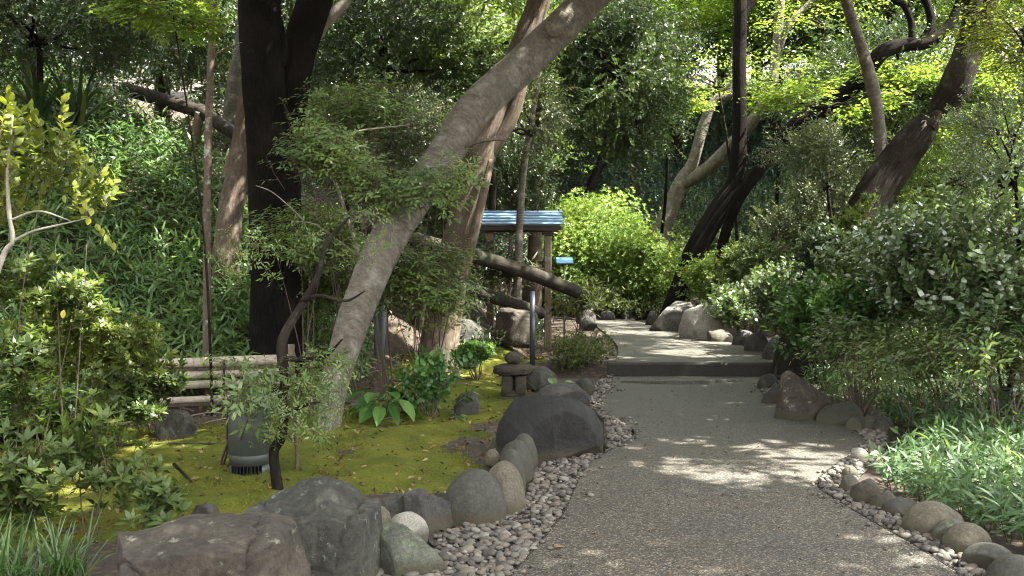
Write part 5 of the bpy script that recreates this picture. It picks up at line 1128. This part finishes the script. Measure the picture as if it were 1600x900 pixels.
# leaf litter
m = Mod(); m.leaf((0, 0, 0), (0, 0, 1), (0, 1, 0), .055, .028, 4, .3); m.done(); m2 = Mod(); m2.leaf((0, 0, 0), (0, 0, 1), (0, 1, 0), .04, .025, 2, .5); m2.done()
P = scatter(14000, -12, 1.5, 7.5, 22, lambda x, y: poly_sdf(x, y, VALLEY) > -.35); Pm = scatter(3000, -6, .3, 5, 13, lambda x, y: np.ones(len(x), bool)); P = np.vstack([P, Pm]); P[:, 2] += .035
a = rng.random(len(P)) * 2 * PI
tag(leafobj('leaf_litter', bake([m, m2], P, np.column_stack([np.cos(a), np.sin(a), rng.normal(0, .25, len(P))]), rng.uniform(.7, 1.3, len(P)), flat=np.array([0, 0, 1.]) + rng.normal(0, .35, P.shape)), [MAT['litter']]),
    'brown fallen leaves strewn over the left bank and moss', 'leaf litter', kind='stuff')
P = scatter(750, -.3, 3.2, 4.6, 21, lambda x, y: np.ones(len(x), bool)); P[:, 2] = np.where(P[:, 1] > SY, .168, .009); a = rng.random(len(P)) * 2 * PI
tag(leafobj('fallen_leaves', bake([m2], P, np.column_stack([np.cos(a), np.sin(a), a * 0 + .05]), rng.uniform(.2, .75, len(P)), flat=np.array([0, 0, 1.]) + rng.normal(0, .2, P.shape)), [MAT['litter']]),
    'tiny fallen leaves scattered over the path surface', 'fallen leaves', kind='stuff')
# twigs lying on the bank
mm = MB()
for k in range(90):
    x = random.uniform(-4.5, -.6); y = random.uniform(9.0, 12.5)
    if Hs(x, y) > 1.2: continue
    a = random.random() * 3.1; l = random.uniform(.15, .5); p = np.array([x, y, Hs(x, y) + .03]); q = p + [math.cos(a) * l, math.sin(a) * l, 0]; q[2] = Hs(q[0], q[1]) + .03
    tube(mm, [p, (p + q) / 2 + [0, 0, .03], q], [.006, .005, .003], 5, 5)
tag(mm.build('dead_twigs', MAT['twig_pale'], None), 'dead twigs scattered under the bamboo fence', 'twigs', kind='stuff')

# ================================================================== BACKGROUND AND OVERHEAD TREES
def proto(mat, mod, n, r, clumps, flat=False, droop=.2, bark='bark_dark', h=7):
    t = empty('background_tree', (0, 0, 0)); m = MB(); tube(m, [(0, 0, -.5), (.1, 0, h * .4), (-.1, .1, h * .75), (0, 0, h)], [.2, .16, .12, .05], 20, 10, .08); m.build('trunk', MAT[bark], t)
    canopy(t, (0, 0, h * .75), r, n, mat, mod, False, (.8, 1.4), ((0, 0, h * .5), .12), 10, bark, clumps=clumps, flat=flat, droop=droop, lump=.4); return t
PT = [proto('dark', 'twig_f', 3900, (3.0, 3.0, 2.6), 90), proto('maple', 'spray_f', 3800, (3.0, 3.0, 2.2), 80, True), proto('greygreen', 'twig_f', 3400, (2.8, 2.8, 2.6), 80), proto('nandina', 'twig_f', 3500, (2.8, 2.8, 3.0), 80),
      proto('bluegreen', 'twig_f', 3500, (2.8, 2.8, 2.4), 80)]
kids = {p.name: list(p.children) for p in PT}; usedp = set()
def put(k, x, y, s, label, zoff=0, sz=1.0):
    p = PT[k]; x = float(x); y = float(y)
    if k in usedp:
        o = p.copy(); C.objects.link(o)
        for ch in kids[p.name]: c2 = ch.copy(); C.objects.link(c2); c2.parent = o
    else: o = p; usedp.add(k)
    o.location = (x, y, Hs(x, y) + zoff); o.scale = (s, s, s * sz); o.rotation_euler = (0, 0, random.random() * 6.28); tag(o, label, 'tree', 'trees filling the background')
def X(px, Y): return (px - 800) / F * Y
BT = [(0, X(40, 22), 22, 1.0, 'dark tree on the hilltop behind the upper left corner'), (0, X(250, 26), 26, 1.2, 'dark background tree above the old log rail'), (0, X(470, 23), 23, 1.1, 'dark background tree seen between the black stems'),
      (2, X(560, 28), 28, 1.2, 'dusky background tree above the leaning trunk'), (3, X(700, 24), 24, 1.0, 'green background tree left of the drooping evergreen'), (0, X(640, 20), 20, .8, 'shaded background tree behind the grey green trees'),
      (4, X(880, 31), 31, 1.0, 'blue green background tree above the notice board'), (4, X(1000, 34), 34, 1.1, 'blue green background tree on the bank behind the forked grey tree'), (0, X(820, 27), 27, 1.0, 'dark background tree behind the notice board roof'),
      (1, X(1060, 30), 30, 1.1, 'bright background maple left of the slender black trunk'), (3, X(1130, 36), 36, 1.3, 'green background tree behind the slender black trunk'), (1, X(1210, 29), 29, 1.1, 'bright background maple between black trunk and slim grey trunk'),
      (2, X(1290, 33), 33, 1.2, 'pale background tree where the sky glints through'), (1, X(1370, 27), 27, 1.1, 'bright background maple behind the slim grey trunk'), (3, X(1440, 31), 31, 1.3, 'green background tree behind the twisting black limbs'),
      (1, X(1540, 25), 25, 1.1, 'bright background maple behind the stout upper right trunk'), (3, X(1600, 21), 21, .9, 'green background tree at the right edge'),
      (0, X(1000, 44), 44, 1.5, 'distant dark tree on the ridge behind centre'), (3, X(760, 40), 40, 1.4, 'distant green tree on the ridge left of centre'), (0, X(400, 36), 36, 1.4, 'distant dark tree on the left ridge'), (0, X(100, 32), 32, 1.3, 'distant dark tree on the far left ridge'), (2, X(1180, 50), 50, 1.7, 'farthest pale tree beyond the bend of the path'), (0, X(1400, 20), 20, .75, 'dark low background tree behind the olive bushes')]
for k, x, y, s, l in BT: put(k, x, y, s, l, zoff=-.6, sz=.9)
OFF = [(-8.5, 8, 9.2, 4.8, 4.6, 1300, 'dark'), (-4.5, 5.2, 7.8, 4.4, 4.2, 1500, 'dark'), (1.2, 4.0, 8.2, 4.2, 3.6, 1500, 'dark'), (6.8, 3.4, 8.0, 4.4, 3.8, 2900, 'dark'), 
        (-9.5, 15.5, 11.5, 4.5, 4.5, 1200, 'dark'), (6.6, 8.4, 8.2, 3.8, 3.6, 3000, 'dark'), (.7, 9.2, 8.6, 3.6, 3.6, 1200, 'dark'), (8.0, 13.6, 8.2, 2.8, 3.0, 900, 'dark')]
for k, (x, y, z, rx, ry, n, m_) in enumerate(OFF):  # canopy trees added out of view to shade the path and moss
    tx, ty = {1: (-5.5, 1.5), 2: (-2.2, 1.0), 3: (6.5, 3.0), 5: (8.6, 6.6), 6: (-6.5, 6), 7: (9.6, 12.5)}.get(k, (x, y)); g = Hs(tx, ty)
    t = empty('added_shade_tree', (tx, ty, g), 'tall shade tree added outside the picture ' + ['far to the left of the moss', 'left of the flat brown boulder', 'just left of the camera', 'right of the near path', 'up the left hillside', 'right of the bamboo grass', 'over the moss lawn', 'right of the step'][k], 'tree', 'canopy trees added outside the picture for shade')
    mm = MB(); tube(mm, [(tx, ty, g - .2), (tx * .9 + x * .1, ty * .9 + y * .1, g + (z - g) * .5), (x, y, z)], [.25, .2, .09], 24, 12, .06); mm.build('trunk', MAT['bark_dark'], t)
    if g + 1 < z: canopy(t, (x, y, z), (rx, ry, 1.9), n, m_, sc=(1.2, 1.75) if k in (2, 3, 5) else (.8, 1.3), limb_from=((x, y, z - 1), .12), limbs=6)
print('leaf tris', NTRI)
